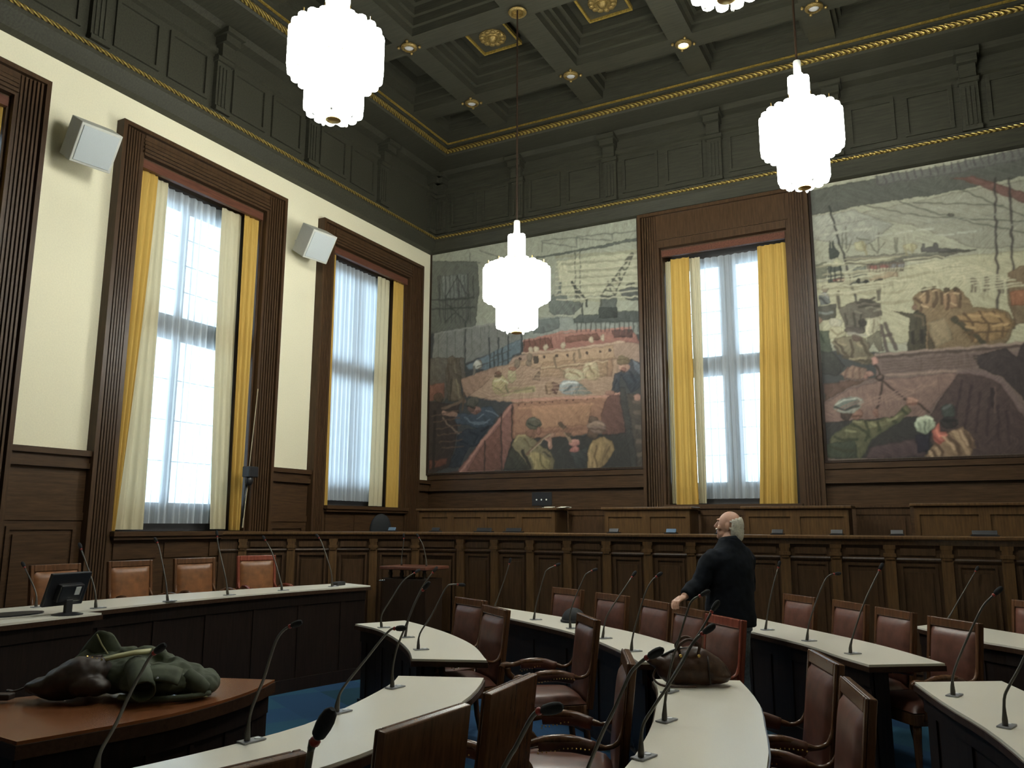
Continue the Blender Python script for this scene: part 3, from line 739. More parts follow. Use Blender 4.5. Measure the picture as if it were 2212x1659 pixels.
MURAL_RIGHT=[(0,158,156,130,0,-144,708,173,665,146,378,-161,408),
(0,142,140,120,0,-81,603,20,609,157,613,148,515,61,529,-7,572),
(0,150,150,134,0,-144,610,-81,609,-32,579,-72,551,-142,575),
(0,168,162,126,0,-146,509,-61,514,37,522,159,513,147,390,-151,421),
(1,152,146,112,4,-143,500,-38,494),
(1,152,146,112,4,-115,487,-26,481),
(1,152,146,112,4,-37,499,47,507),
(1,152,146,112,4,-57,468,-18,466),
(0,80,82,74,0,-150,611,-146,652,-52,651,47,648,172,654,169,620,54,612,-68,614),
(0,104,102,96,0,-52,654,47,652,173,659,171,642,46,638,-46,640),
(1,78,76,72,2,-49,655,-48,642),
(1,78,76,72,2,-40,654,-38,642),
(1,78,76,72,2,-30,654,-28,642),
(1,78,76,72,2,-21,654,-19,642),
(1,78,76,72,2,-11,654,-10,642),
(1,78,76,72,2,-2,654,0,642),
(1,78,76,72,2,7,654,9,642),
(1,78,76,72,2,17,654,18,642),
(1,78,76,72,2,26,654,27,642),
(1,78,76,72,2,35,654,36,642),
(1,78,76,72,2,44,654,45,642),
(1,78,76,72,2,53,654,54,642),
(1,78,76,72,2,62,655,63,643),
(1,78,76,72,2,71,655,72,643),
(1,78,76,72,2,79,656,81,644),
(1,78,76,72,2,88,656,90,644),
(1,78,76,72,2,97,657,98,645),
(1,78,76,72,2,105,657,107,645),
(1,78,76,72,2,114,658,115,646),
(1,78,76,72,2,123,658,124,647),
(1,78,76,72,2,131,658,132,647),
(1,78,76,72,2,139,659,140,648),
(1,78,76,72,2,148,659,149,648),
(1,78,76,72,2,156,660,157,648),
(1,92,92,80,2,-114,632,-68,613,18,580,162,546),
(1,92,92,80,2,-23,611,30,581,64,564,160,524),
(1,92,92,80,2,54,612,161,534),
(1,92,92,80,2,-5,606,99,582),
(0,112,74,64,0,40,632,57,626,162,554,164,571,69,629),
(0,84,82,70,0,43,579,42,577,41,576,39,576,37,576,35,577,34,579,33,580,34,582,35,583,37,583,39,583,41,582,42,580),
(0,98,94,80,0,-101,541,-85,542,20,529,70,526,25,523,-68,527,-99,533),
(0,78,76,72,0,-3,533,0,545,4,544,5,539,13,539,15,544,19,543,20,536,66,526,20,528),
(0,112,92,76,0,-71,527,-23,523,-24,510,-69,513),
(0,150,88,76,0,-67,524,-58,524,-58,514,-67,514),
(0,150,88,76,0,-54,522,-45,522,-46,512,-55,512),
(0,128,126,126,0,-41,522,-33,522,-34,515,-42,514),
(0,128,126,126,0,-31,521,-23,521,-24,513,-32,512),
(0,160,138,104,0,-69,514,-31,513,-32,503,-69,502),
(0,70,64,52,0,-64,502,-50,503,-50,501,-64,500),
(0,66,72,64,0,-123,533,-107,535,-102,515,-102,504,-123,506),
(0,52,58,54,0,-120,551,-118,569,-116,569,-115,558,-113,568,-111,568,-110,557,-105,549,-107,542,-120,541),
(0,88,92,82,0,-89,526,-71,525,-70,500,-91,501),
(0,172,168,130,0,-102,534,-103,531,-104,529,-107,529,-110,529,-113,531,-114,533,-115,536,-114,538,-112,540,-109,541,-106,540,-104,539,-102,536),
(1,142,78,62,4,-114,509,-103,508),
(0,104,104,84,0,-142,538,-123,537,-124,512,-142,514),
(1,104,104,88,2,-99,579,-100,556),
(1,104,104,88,2,-94,586,-96,555),
(1,104,104,88,2,-66,556,-57,541),
(1,104,104,88,2,-53,570,-56,541),
(1,104,104,88,2,-46,554,-56,543),
(1,104,104,88,2,-32,559,-32,537),
(1,104,104,88,2,-29,558,-31,537),
(1,104,104,88,2,-87,565,-96,548),
(1,104,104,88,2,-81,567,-66,562),
(0,168,160,118,0,-69,554,-70,550,-72,547,-76,546,-79,547,-82,549,-84,552,-85,556,-84,560,-81,562,-78,564,-75,563,-72,561,-70,557),
(0,168,160,118,0,-5,540,-6,538,-9,536,-13,536,-17,537,-21,538,-23,541,-24,543,-23,546,-20,547,-16,548,-12,547,-8,545,-6,543),
(1,52,52,50,3,-115,622,-106,575,-96,522,-87,473),
(1,62,54,52,3,93,621,87,531,81,439),
(1,62,54,52,3,109,618,105,528,97,415),
(0,92,82,68,0,61,484,61,482,59,480,58,480,56,480,54,481,53,483,53,485,54,487,55,489,57,489,58,489,60,488,61,486),
(1,92,82,68,3,55,482,54,470),
(1,92,82,68,3,59,481,59,469),
(0,92,82,68,0,76,483,75,481,74,480,72,479,71,479,69,480,68,482,68,484,68,486,70,488,71,489,73,488,75,487,76,485),
(1,92,82,68,3,70,481,69,469),
(1,92,82,68,3,74,481,73,469),
(0,92,82,68,0,91,477,90,475,89,473,87,473,86,473,84,474,83,476,83,478,84,480,85,482,87,482,88,482,90,481,91,479),
(1,92,82,68,3,85,475,84,463),
(1,92,82,68,3,89,475,88,463),
(0,92,82,68,0,101,476,100,474,99,472,97,471,96,472,94,473,93,475,93,477,94,479,95,480,96,481,98,481,100,480,101,478),
(1,92,82,68,3,95,474,94,462),
(1,92,82,68,3,99,473,98,461),
(0,110,88,60,0,96,488,109,496,157,493,149,416,98,419,93,449),
(0,140,86,50,0,96,462,111,465,154,462,152,441,96,444),
(0,120,94,58,0,-17,470,-4,481,10,483,24,474,38,478,49,461,54,448,76,445,93,437,99,419,90,401,71,385,-27,395,-14,448),
(0,146,112,62,0,30,439,60,442,89,437,96,419,84,402,50,400),
(0,150,118,78,0,-9,471,7,476,8,454,-6,454),
(0,148,112,74,0,19,471,35,472,38,449,19,450),
(0,78,64,44,0,2,478,2,477,0,476,-1,475,-3,475,-5,476,-6,478,-6,480,-6,481,-5,482,-3,483,-1,483,1,482,2,480),
(0,78,64,44,0,14,480,14,478,12,477,11,476,9,476,7,477,6,479,6,481,6,482,8,483,9,484,11,484,13,483,14,481),
(0,78,64,44,0,29,476,29,474,27,473,26,473,24,473,22,474,21,475,21,477,21,479,23,480,24,481,26,480,28,479,29,478),
(0,78,64,44,0,41,474,40,473,39,472,37,471,35,471,34,472,33,474,32,476,33,477,34,478,36,479,38,479,39,478,41,476),
(0,66,60,44,0,-44,456,-18,449,-12,454,-1,443,-6,393,-29,395,-24,436,-24,444),
(1,60,56,40,7,30,436,61,399),
(0,140,120,84,0,0,433,19,439,28,408,4,398),
(0,84,70,48,0,-1,426,4,398,-4,394),
(0,92,84,70,0,-112,468,-90,475,-72,477,-57,467,-57,449,-77,432,-103,433),
(1,84,76,62,5,-58,489,-59,474),
(1,84,76,62,5,-111,491,-111,468),
(0,104,108,106,0,-138,487,-131,495,-123,490,-121,476,-136,475),
(0,128,112,92,0,-123,497,-124,495,-125,493,-127,492,-129,492,-131,493,-132,496,-133,498,-132,501,-131,503,-129,503,-126,503,-125,502,-123,500),
(0,72,70,60,0,-143,475,-115,474,-115,454,-143,450),
(0,158,124,98,0,-134,451,-135,449,-136,447,-138,446,-140,446,-142,448,-143,450,-143,453,-143,455,-141,457,-139,458,-137,458,-136,456,-134,454),
(0,170,164,138,0,-108,445,-109,442,-111,440,-115,439,-119,440,-122,441,-124,444,-125,447,-124,451,-121,453,-118,454,-114,453,-111,451,-108,449),
(0,172,164,126,0,-103,431,-105,426,-108,423,-114,422,-120,423,-125,425,-128,429,-129,433,-128,438,-124,441,-118,442,-112,441,-107,439,-104,435),
(0,70,80,62,0,-142,439,-126,436,-124,404,-144,406),
(0,168,160,128,0,-77,449,-58,450,-59,437,-68,418,-78,419),
(0,104,96,76,0,-78,422,-60,429,-57,400,-64,400,-70,413,-77,401),
(0,62,54,46,0,-76,442,-76,439,-78,437,-81,436,-83,437,-86,438,-87,440,-88,443,-87,446,-85,448,-83,448,-80,448,-78,447,-76,444),
(1,78,66,60,5,-59,437,-53,399),
(1,78,66,60,5,-54,439,-42,402),
(1,78,66,60,5,-55,421,-47,423),
(0,112,90,80,0,-70,393,141,394,126,238,-145,247,-140,332,-116,364,-70,363),
(1,142,118,104,5,-68,395,18,394,141,394),
(1,76,60,54,4,-66,392,18,391,141,391),
(0,124,94,82,0,-139,331,-110,349,-63,360,27,363,26,353,-19,302,-140,306),
(1,140,112,100,3,-57,366,34,365),
(0,92,66,54,0,-138,360,-107,362,-78,361,-107,352,-139,333),
(0,70,52,50,0,31,364,59,358,75,349,98,303,128,250,126,238,-6,242,-13,301),
(1,112,90,84,6,31,364,59,359,77,347,98,306,128,255),
(0,48,38,38,0,63,339,69,339,66,310,62,314),
(1,98,74,68,2,69,339,66,307),
(0,56,46,46,0,47,383,86,390,96,377,106,396,141,394,131,288,99,321,79,351,53,366),
(0,46,46,44,0,-141,306,-110,307,-25,307,-7,296,-10,250,-142,255),
(0,78,58,60,0,-85,267,-30,277,-11,252,-90,253),
(0,58,58,52,0,-141,410,-120,402,-108,384,-118,370,-142,375),
(0,114,102,76,0,-124,417,-118,425,-101,426,-79,420,-74,398,-66,391,-69,384,-87,385,-107,395),
(0,96,76,62,0,-84,422,-85,419,-87,417,-90,417,-93,417,-95,418,-97,420,-97,423,-97,425,-95,427,-92,428,-89,428,-87,426,-85,424),
(0,82,72,64,0,-77,431,-79,429,-83,428,-89,427,-95,428,-101,429,-105,432,-106,434,-104,436,-100,438,-94,438,-88,437,-82,436,-79,433),
(1,150,142,124,3,-101,429,-79,425),
(0,178,124,108,0,-66,388,-66,385,-68,384,-69,383,-71,383,-73,384,-74,386,-74,388,-74,391,-72,392,-71,393,-69,393,-67,392,-66,390),
(0,138,106,86,0,-115,373,-99,384,-82,378,-80,364,-103,363),
(0,156,112,94,0,-72,369,-73,367,-75,366,-77,365,-79,365,-81,366,-82,368,-83,370,-82,372,-81,373,-78,374,-76,374,-74,373,-73,371),
(0,150,104,88,0,-80,365,-80,364,-81,363,-82,362,-84,362,-85,363,-86,364,-86,366,-86,367,-85,369,-83,369,-82,369,-81,368,-80,367),
(1,58,44,38,3,-70,383,-65,371,-64,360),
(1,58,44,38,3,-62,357,-72,316),
(1,58,44,38,3,-61,357,-35,331),
(1,58,44,38,3,-22,325,-9,311),
(0,62,46,40,0,-59,362,-60,360,-62,358,-64,357,-66,357,-68,359,-70,361,-70,363,-69,366,-68,367,-66,368,-63,368,-61,367,-60,365),
(0,118,92,82,0,-61,364,-62,363,-62,362,-64,361,-65,361,-66,362,-67,363,-67,364,-66,366,-66,366,-64,367,-63,367,-62,366,-61,365),
(0,88,88,58,0,-142,256,-132,286,-113,300,-92,306,-74,305,-54,308,-36,324,-29,316,-43,302,-65,288,-81,279,-96,253),
(0,112,108,70,0,-109,300,-87,304,-59,304,-36,320,-34,316,-60,297,-88,292),
(0,60,66,52,0,-141,275,-101,280,-101,254,-141,255),
(0,152,106,86,0,-21,327,-22,324,-24,323,-27,322,-30,322,-33,323,-35,325,-35,328,-35,330,-32,332,-29,333,-26,333,-23,332,-21,329),
(0,140,98,80,0,-69,314,-69,312,-71,310,-72,308,-74,309,-76,310,-77,312,-78,315,-77,317,-76,319,-74,320,-72,320,-70,319,-69,317),
(0,132,92,72,0,-89,314,-90,310,-93,308,-96,306,-100,306,-103,308,-105,311,-105,315,-104,319,-102,321,-99,323,-95,323,-92,321,-90,318),
(0,70,56,46,0,-104,314,-105,311,-107,308,-110,307,-113,307,-116,309,-118,311,-118,314,-117,317,-115,320,-112,321,-109,321,-106,319,-104,317),
(0,146,148,132,0,-88,331,-90,326,-94,321,-102,317,-110,316,-118,317,-124,320,-127,325,-126,330,-121,335,-113,338,-105,340,-97,339,-91,336),
(0,100,108,100,0,-93,333,-94,329,-98,325,-104,322,-110,320,-117,321,-122,323,-124,326,-123,330,-119,334,-114,337,-107,339,-100,338,-96,336),
(0,62,68,62,0,23,311,22,307,19,304,15,302,11,302,8,304,5,308,5,312,6,317,9,320,13,322,17,321,21,319,23,315),
(0,50,46,44,0,25,296,24,293,20,290,16,289,10,289,6,291,3,294,2,298,3,301,7,304,12,305,17,305,21,303,24,300),
(0,136,106,74,0,-19,253,-9,266,11,284,30,290,40,272,36,251),
(1,164,132,94,5,18,284,33,255),
(1,164,132,94,5,-4,263,0,254),
(1,94,72,52,4,11,281,25,254),
(1,94,72,52,4,30,284,40,263),
(0,176,88,66,0,-7,285,1,298,3,286,9,285,10,273,-3,267),
(0,158,168,138,0,-3,298,-3,293,-6,288,-10,285,-16,283,-21,284,-25,287,-27,292,-27,298,-24,303,-19,306,-14,308,-9,306,-5,303),
(1,120,132,108,3,-22,298,-19,287),
(1,120,132,108,3,-9,304,-10,288),
(0,40,36,48,0,-28,282,-9,282,-13,261,-26,258),
(1,184,178,142,2,-139,490,-84,489),
(1,150,144,112,2,-130,487,-75,487),
(1,184,178,142,2,-120,489,-66,491),
(1,150,144,112,2,-111,486,-57,489),
(1,184,178,142,2,-102,487,-48,492),
(1,150,144,112,2,-93,493,-39,491),
(1,184,178,142,2,-83,494,-30,494),
(1,150,144,112,2,-139,500,-22,493),
(1,184,178,142,2,-129,501,-13,496),
(1,150,144,112,2,-120,498,-83,506),
(1,184,178,142,2,-110,508,-73,509),
(1,150,144,112,2,-101,505,-65,508),
(1,184,178,142,2,-92,507,-55,511),
(1,150,144,112,2,-83,504,-47,509),
(1,184,178,142,2,-138,514,-38,512),
(1,150,144,112,2,-128,520,-29,511),
(1,184,178,142,2,-118,521,-20,514),
(1,150,144,112,2,-109,518,-12,513),
(1,184,178,142,2,-100,519,-81,528),
(1,150,144,112,2,-91,516,-72,526),
(1,184,178,142,2,-81,526,-63,529),
(1,150,144,112,2,-137,533,-54,528),
(1,184,178,142,2,-127,534,-45,531),
(1,150,144,112,2,-118,531,-36,529),
(1,184,178,142,2,-108,532,-28,532),
(1,150,144,112,2,-99,538,-19,531),
(1,182,176,140,2,-23,526,25,523),
(1,182,176,140,2,-16,522,32,519),
(1,182,176,140,2,-9,517,39,515),
(1,182,176,140,2,-2,513,45,511),
(1,182,176,140,2,5,509,52,507),
(1,182,176,140,2,12,505,59,503),
(1,182,176,140,2,19,501,65,500),
(1,182,176,140,2,25,497,72,496),
(1,182,176,140,2,32,493,78,492),
(1,182,176,140,2,39,489,85,489),
(1,182,176,140,2,46,485,91,485),
(1,182,176,140,2,52,481,97,481),
(1,182,176,140,2,59,477,104,478),
(1,182,176,140,2,65,473,110,474),
(1,182,176,140,2,72,469,116,471),
(1,182,176,140,2,-26,479,22,481),
(1,132,132,116,2,-122,592,-93,593),
(1,132,132,116,2,-91,591,-63,593),
(1,132,132,116,2,-61,591,-33,593),
(1,132,132,116,2,-32,590,-5,593),
(1,132,132,116,2,-5,572,22,573),
(1,132,132,116,2,23,571,49,573),
(1,132,132,116,2,50,570,76,573),
(1,132,132,116,2,77,570,102,573),
(1,132,132,116,2,101,553,126,554),
(1,168,166,146,3,-139,580,-118,580),
(1,168,166,146,3,-111,579,-90,579),
(1,168,166,146,3,-83,578,-62,578),
(1,168,166,146,3,-57,566,-36,566),
(1,168,166,146,3,-30,565,-10,565),
(1,168,166,146,3,-4,565,15,564),
(1,168,166,146,3,20,553,39,552),
(1,168,166,146,3,45,552,64,552),
(1,76,72,60,2,-99,532,-68,526,23,522),
(1,122,118,102,2,-96,541,18,528),
(1,84,74,60,1,-66,526,-67,515),
(1,84,74,60,1,-62,525,-63,515),
(1,84,74,60,1,-58,525,-59,514),
(1,84,74,60,1,-54,524,-55,514),
(1,84,74,60,1,-51,524,-51,513),
(1,84,74,60,1,-47,523,-48,512),
(1,84,74,60,1,-43,523,-44,512),
(1,84,74,60,1,-40,522,-40,511),
(1,84,74,60,1,-36,521,-37,511),
(1,84,74,60,1,-32,521,-33,510),
(1,84,74,60,1,-28,520,-29,510),
(1,84,74,60,1,-25,520,-25,509),
(1,140,132,92,3,-76,561,-73,551),
(1,140,132,92,3,-73,551,-70,542),
(1,140,132,92,3,-14,545,-11,535),
(1,140,132,92,3,-21,541,-18,532),
(1,44,50,46,2,-119,530,-119,508),
(1,44,50,46,2,-113,529,-113,507),
(1,44,50,46,2,-106,528,-106,506),
(1,120,126,112,3,-87,523,-74,521),
(0,44,44,40,0,-80,504,-80,503,-81,502,-82,501,-84,501,-85,502,-86,503,-86,505,-85,506,-84,507,-83,508,-82,508,-81,507,-80,506),
(0,44,44,40,0,-71,502,-71,501,-72,500,-73,499,-75,500,-76,500,-76,501,-77,503,-76,504,-75,505,-74,506,-73,505,-72,505,-71,504),
(1,86,66,44,4,-13,468,-6,461,-8,450),
(1,86,66,44,4,10,479,13,467,8,455),
(1,86,66,44,4,26,474,27,460,23,449),
(1,86,66,44,4,38,474,41,461,39,450),
(1,86,66,44,4,3,477,0,461),
(1,86,66,44,4,19,472,17,458),
(1,186,152,104,2,-8,470,-1,475),
(1,186,152,104,2,8,475,13,477),
(1,186,152,104,2,22,470,27,472),
(1,186,152,104,2,33,470,38,468),
(1,186,152,104,2,-6,459,1,454),
(1,186,152,104,2,29,457,35,453),
(1,92,70,42,3,42,442,52,424,48,403),
(1,92,70,42,3,59,441,69,422,65,400),
(1,92,70,42,3,76,439,86,423,83,405),
(1,92,70,42,3,37,431,92,420),
(1,92,70,42,3,40,415,90,411),
(1,178,140,82,3,47,438,60,435),
(1,178,140,82,3,67,437,82,433),
(1,178,140,82,3,43,423,54,419),
(1,178,140,82,3,74,420,90,422),
(1,98,86,62,3,-17,446,-7,442,-5,431),
(1,46,42,32,4,-21,424,-20,408),
(1,44,40,32,4,-9,423,-9,406),
(0,128,96,72,0,-12,457,-13,455,-14,453,-15,453,-16,453,-17,454,-18,456,-18,457,-18,459,-17,460,-16,461,-14,461,-13,460,-12,458),
(1,64,58,48,3,-87,472,-77,472,-64,472),
(1,64,58,48,3,-85,466,-72,467,-60,464),
(1,64,58,48,3,-82,477,-72,474,-64,476),
(1,64,58,48,3,-104,459,-102,442),
(1,64,58,48,3,-93,458,-92,438),
(1,64,58,48,3,-83,454,-85,437),
(1,128,118,98,3,-91,461,-83,457),
(1,128,118,98,3,-75,463,-68,464),
(1,128,118,98,3,-65,458,-58,461),
(1,60,62,58,3,-135,485,-126,477),
(1,140,142,136,2,-130,492,-125,484),
(1,120,122,116,3,-142,464,-121,462),
(1,128,120,88,3,-124,437,-115,429,-107,432),
(1,46,56,42,3,-138,434,-133,421),
(1,196,188,152,3,-74,446,-76,425),
(1,124,116,90,3,-66,446,-69,427),
(1,140,130,100,2,-63,443,-62,436),
(1,96,76,68,2,-61,385,52,384),
(1,96,76,68,2,-61,381,52,381),
(1,96,76,68,2,-62,378,51,377),
(1,96,76,68,2,-62,374,51,374),
(1,96,76,68,2,-62,370,51,370),
(1,138,106,92,2,-130,319,-95,334),
(1,138,106,92,2,-116,321,-78,337),
(1,138,106,92,2,-101,323,-62,340),
(1,138,106,92,2,-87,325,-45,343),
(1,138,106,92,2,-73,327,-29,346),
(1,138,106,92,2,-59,329,-13,349),
(1,138,106,92,2,-45,331,3,352),
(1,58,42,42,3,33,352,19,294),
(1,58,42,42,3,43,343,31,288),
(1,58,42,42,3,52,334,43,282),
(1,58,42,42,3,62,326,55,276),
(1,58,42,42,3,71,317,67,271),
(1,58,42,42,3,80,309,79,265),
(1,76,66,48,4,-119,419,-111,410,-104,396),
(1,76,66,48,4,-100,419,-96,406,-98,396),
(1,76,66,48,4,-85,417,-80,405,-76,395),
(1,76,66,48,4,-110,397,-94,391,-76,388),
(1,76,66,48,4,-121,412,-115,402),
(1,146,132,98,3,-115,418,-106,412),
(1,146,132,98,3,-90,415,-85,409),
(1,146,132,98,3,-101,393,-81,392),
(1,108,80,64,3,-105,380,-109,366),
(1,108,80,64,3,-97,381,-100,366),
(1,108,80,64,3,-90,379,-91,365),
(1,58,60,38,4,-105,300,-93,295,-83,283),
(1,58,60,38,4,-87,303,-83,291,-89,278),
(1,58,60,38,4,-72,302,-70,291),
(1,58,60,38,4,-54,308,-50,301),
(1,58,60,38,4,-41,317,-35,312),
(1,58,60,38,4,-127,284,-114,279,-99,280),
(1,58,60,38,4,-134,272,-120,265,-105,265),
(1,134,128,84,3,-102,304,-92,303),
(1,134,128,84,3,-80,302,-75,298),
(1,134,128,84,3,-59,304,-49,309),
(1,134,128,84,3,-114,293,-101,290),
(1,60,64,58,3,-125,326,-112,321,-93,326),
(1,172,174,156,2,-124,329,-113,335,-100,337),
(1,86,56,42,3,-103,312,-92,310),
(1,110,72,56,3,-34,324,-23,325),
(1,170,122,100,3,-31,332,-22,329),
(1,104,68,54,2,-75,316,-72,309),
(1,86,64,46,4,-4,270,3,260,1,253),
(1,86,64,46,4,14,277,21,265,22,253),
(1,86,64,46,4,-10,260,-6,253),
(1,86,64,46,4,34,278,37,264),
(1,176,142,104,3,6,278,17,261),
(1,176,142,104,3,25,285,33,267),
(1,176,142,104,3,-13,260,-10,254),
(1,206,112,86,3,-2,287,2,279,9,281),
(1,130,58,44,3,-5,279,1,271),
(1,188,196,166,3,-23,302,-14,305,-6,302),
(1,96,108,88,3,-16,299,-14,285),
(1,84,92,86,3,9,316,17,320),
(1,34,32,32,4,7,301,20,299)]

# ------------------------------------------------------------------ room shell
XL, XR, YB, YR = -8.10, 4.60, 12.0, -5.3
ZC = 6.57
def wb(mb, wall, u0, u1, n0, n1, z0, z1):
    if wall == 'L': return mb.box(XL+n0, XL+n1, u0, u1, z0, z1)
    if wall == 'B': return mb.box(u0, u1, YB-n1, YB-n0, z0, z1)
    if wall == 'R': return mb.box(XR-n1, XR-n0, u0, u1, z0, z1)
    return mb.box(u0, u1, YR+n0, YR+n1, z0, z1)
struct('floor', MB().box(XL-.5, XR+.5, YR-.5, YB+.5, -.1, 0), 'carpet')
# windows: wall, outer u0,u1, opening u0,u1, sill, opening top, outer top
WIN = [('L', 2.03, 4.62, 2.36, 4.29, 1.54, 5.92, 6.22),
       ('L', 5.48, 8.12, 5.81, 7.79, 1.54, 5.92, 6.22),
       ('L', 8.90, 11.58, 9.23, 11.25, 1.90, 5.92, 6.22),
       ('B', -4.04, -1.43, -3.71, -1.76, 1.93, 5.97, ZC)]
def wall_with_openings(name, wall, a, b, mat, zt=8.8):
    mb = MB(); ops = sorted([x for x in WIN if x[0] == wall], key=lambda x: x[3]); u = a
    for x in ops:
        wb(mb, wall, u, x[3], -.5, 0, 0, zt); wb(mb, wall, x[3], x[4], -.5, 0, 0, x[5]); wb(mb, wall, x[3], x[4], -.5, 0, x[6], zt); u = x[4]
    wb(mb, wall, u, b, -.5, 0, 0, zt)
    return struct(name, mb, mat)
wall_with_openings('wall_left', 'L', YR-.5, YB, 'cream')
wall_with_openings('wall_back', 'B', XL-.5, XR+.5, 'oak_h')
struct('wall_right', MB().box(XR, XR+.5, YR-.5, YB, 0, 8.8), 'cream')
struct('wall_front', MB().box(XL, XR, YR-.5, YR, 0, 8.8), 'cream')

def make_window(i, spec):
    wall, o0, o1, a0, a1, zs, zt, zo = spec
    wd = 'oak'
    mb = MB(); zb = 0.0 if wall == 'L' else .9
    for (p, q, sgn) in ((o0, a0, 1), (a1, o1, -1)):
        wb(mb, wall, p, q, .001, .07, zb, zo)
        e0, e1 = (p, p+.05) if sgn > 0 else (q-.05, q)
        wb(mb, wall, e0, e1, .07, .13, zb, zo)
        for k in range(6):
            c = (p+.075+k*.038) if sgn > 0 else (q-.075-k*.038-.022)
            wb(mb, wall, c, c+.022, .07, .115-.006*k, zb, zo-.06)
    wb(mb, wall, a0, a1, .001, .08, zt, zo); wb(mb, wall, o0+.05, o1-.05, .08, .13, zo-.05, zo)
    if zo-zt > .4:
        wb(mb, wall, a0, a1, .08, .11, zt, zt+.10); wb(mb, wall, o0+.3, o1-.3, .08, .10, zt+.13, zt+.15)
    else:
        for k in range(4): wb(mb, wall, a0-.02+k*.0, a1+.02, .08, .11-.007*k, zt+.03+k*.05, zt+.055+k*.05)
    # lining of the reveal
    wb(mb, wall, a0, a0+.03, -.42, .001, zs, zt); wb(mb, wall, a1-.03, a1, -.42, .001, zs, zt); wb(mb, wall, a0+.03, a1-.03, -.42, .001, zt-.03, zt)
    root = struct('window_%d' % (i+1), mb, wd)
    s = MB(); wb(s, wall, a0-.02, a1+.02, -.42, .15, zs-.05, zs); wb(s, wall, a0, a1, .005, .12, zs-.09, zs-.05); s.build('sill', 'oak_y' if wall == 'L' else 'oak_h', root)
    p = MB(); wb(p, wall, a0+.03, a1-.03, -.03, .03, zt-.13, zt-.03); p.build('pelmet', 'pelmet', root)
    f = MB(); b0, b1, c0, c1 = a0+.03, a1-.03, zs, zt-.03; mid = (a0+a1)/2; mw = .12 if wall == 'B' else .04
    n0, n1 = -.40, -.33
    wb(f, wall, b0, b0+.09, n0, n1, c0, c1); wb(f, wall, b1-.09, b1, n0, n1, c0, c1); wb(f, wall, b0+.09, b1-.09, n0, n1, c0, c0+.34); wb(f, wall, b0+.09, b1-.09, n0, n1, c1-.26, c1)
    wb(f, wall, mid-mw, mid+mw, n0, n1, c0+.34, c1-.26); wb(f, wall, b0+.09, mid-mw, n0, n1, 3.92, 4.22); wb(f, wall, mid+mw, b1-.09, n0, n1, 3.92, 4.22)
    for u0, u1 in ((b0+.09, mid-mw), (mid+mw, b1-.09)):
        for zz0, zz1 in ((c0+.34, 3.92), (4.22, c1-.26)):
            k = 4
            for j in range(1, k): wb(f, wall, u0, u1, -.372, -.358, zz0+(zz1-zz0)*j/k-.004, zz0+(zz1-zz0)*j/k+.004)
    f.build('sash_frame', 'winframe', root)
    for u0, u1 in ((b0+.09, mid-mw), (mid+mw, b1-.09)):
        for zz0, zz1 in ((c0+.34, 3.92), (4.22, c1-.26)):
            g = MB(); wb(g, wall, u0, u1, -.356, -.352, zz0, zz1); g.build('pane', 'glass', root)
for i, s_ in enumerate(WIN): make_window(i, s_)

# dado and wall panelling
def dado(mb, wall, u0, u1):
    z1 = 2.39
    wb(mb, wall, u0, u1, 0, .03, 0, 2.24)
    wb(mb, wall, u0, u1, 0, .10, 2.33, z1); wb(mb, wall, u0, u1, 0, .06, 2.26, 2.33); wb(mb, wall, u0, u1, 0, .085, 2.20, 2.26)
    w_ = u1-u0; k = max(1, round(w_/.75))
    for j in range(k):
        p, q = u0+w_*j/k+.07, u0+w_*(j+1)/k-.07
        if q-p < .12: continue
        wb(mb, wall, p-.07, q+.07, .03, .045, 1.66, 1.74)
        for (z0, z2) in ((.75, 1.60), (.12, .66)):
            wb(mb, wall, p, q, .03, .05, z2-.035, z2); wb(mb, wall, p, q, .03, .05, z0, z0+.035)
            wb(mb, wall, p, p+.035, .03, .05, z0+.035, z2-.035); wb(mb, wall, q-.035, q, .03, .05, z0+.035, z2-.035)
            wb(mb, wall, p+.07, q-.07, .03, .048, z0+.08, z2-.08)
mb = MB(); u = YR
for x in [x for x in WIN if x[0] == 'L']:
    dado(mb, 'L', u, x[1]); u = x[2]
dado(mb, 'L', u, YB)
for x in [x for x in WIN if x[0] == 'L']:       # panelling under the sills
    wb(mb, 'L', x[3], x[4], 0, .04, 0, x[5]-.09)
    for j in range(3):
        p = x[3]+(x[4]-x[3])*j/3+.05; q = x[3]+(x[4]-x[3])*(j+1)/3-.05
        wb(mb, 'L', p, q, .04, .055, 1.24, x[5]-.13); wb(mb, 'L', p+.02, q-.02, .04, .058, .15, 1.16)
struct('trim_1', mb, 'oak_y')
mb = MB()
for a, b in ((XL+.11, -4.04), (-1.43, XR-.01)):
    wb(mb, 'B', a, b, 0, .03, 0, 2.20); wb(mb, 'B', a, b, 0, .10, 2.20, 2.26); wb(mb, 'B', a, b, 0, .05, 2.26, 2.40); wb(mb, 'B', a, b, 0, .075, 2.40, 2.475)
wb(mb, 'B', -4.04, -1.43, 0, .02, 0, .9); wb(mb, 'B', -3.71, -1.76, 0, .03, .9, 1.84)
struct('trim_2', mb, 'oak_h')
mb = MB()
dado(mb, 'R', YR, YB-.12); dado(mb, 'F', XL+.12, XR-.12)
struct('trim_3', mb, 'oak')

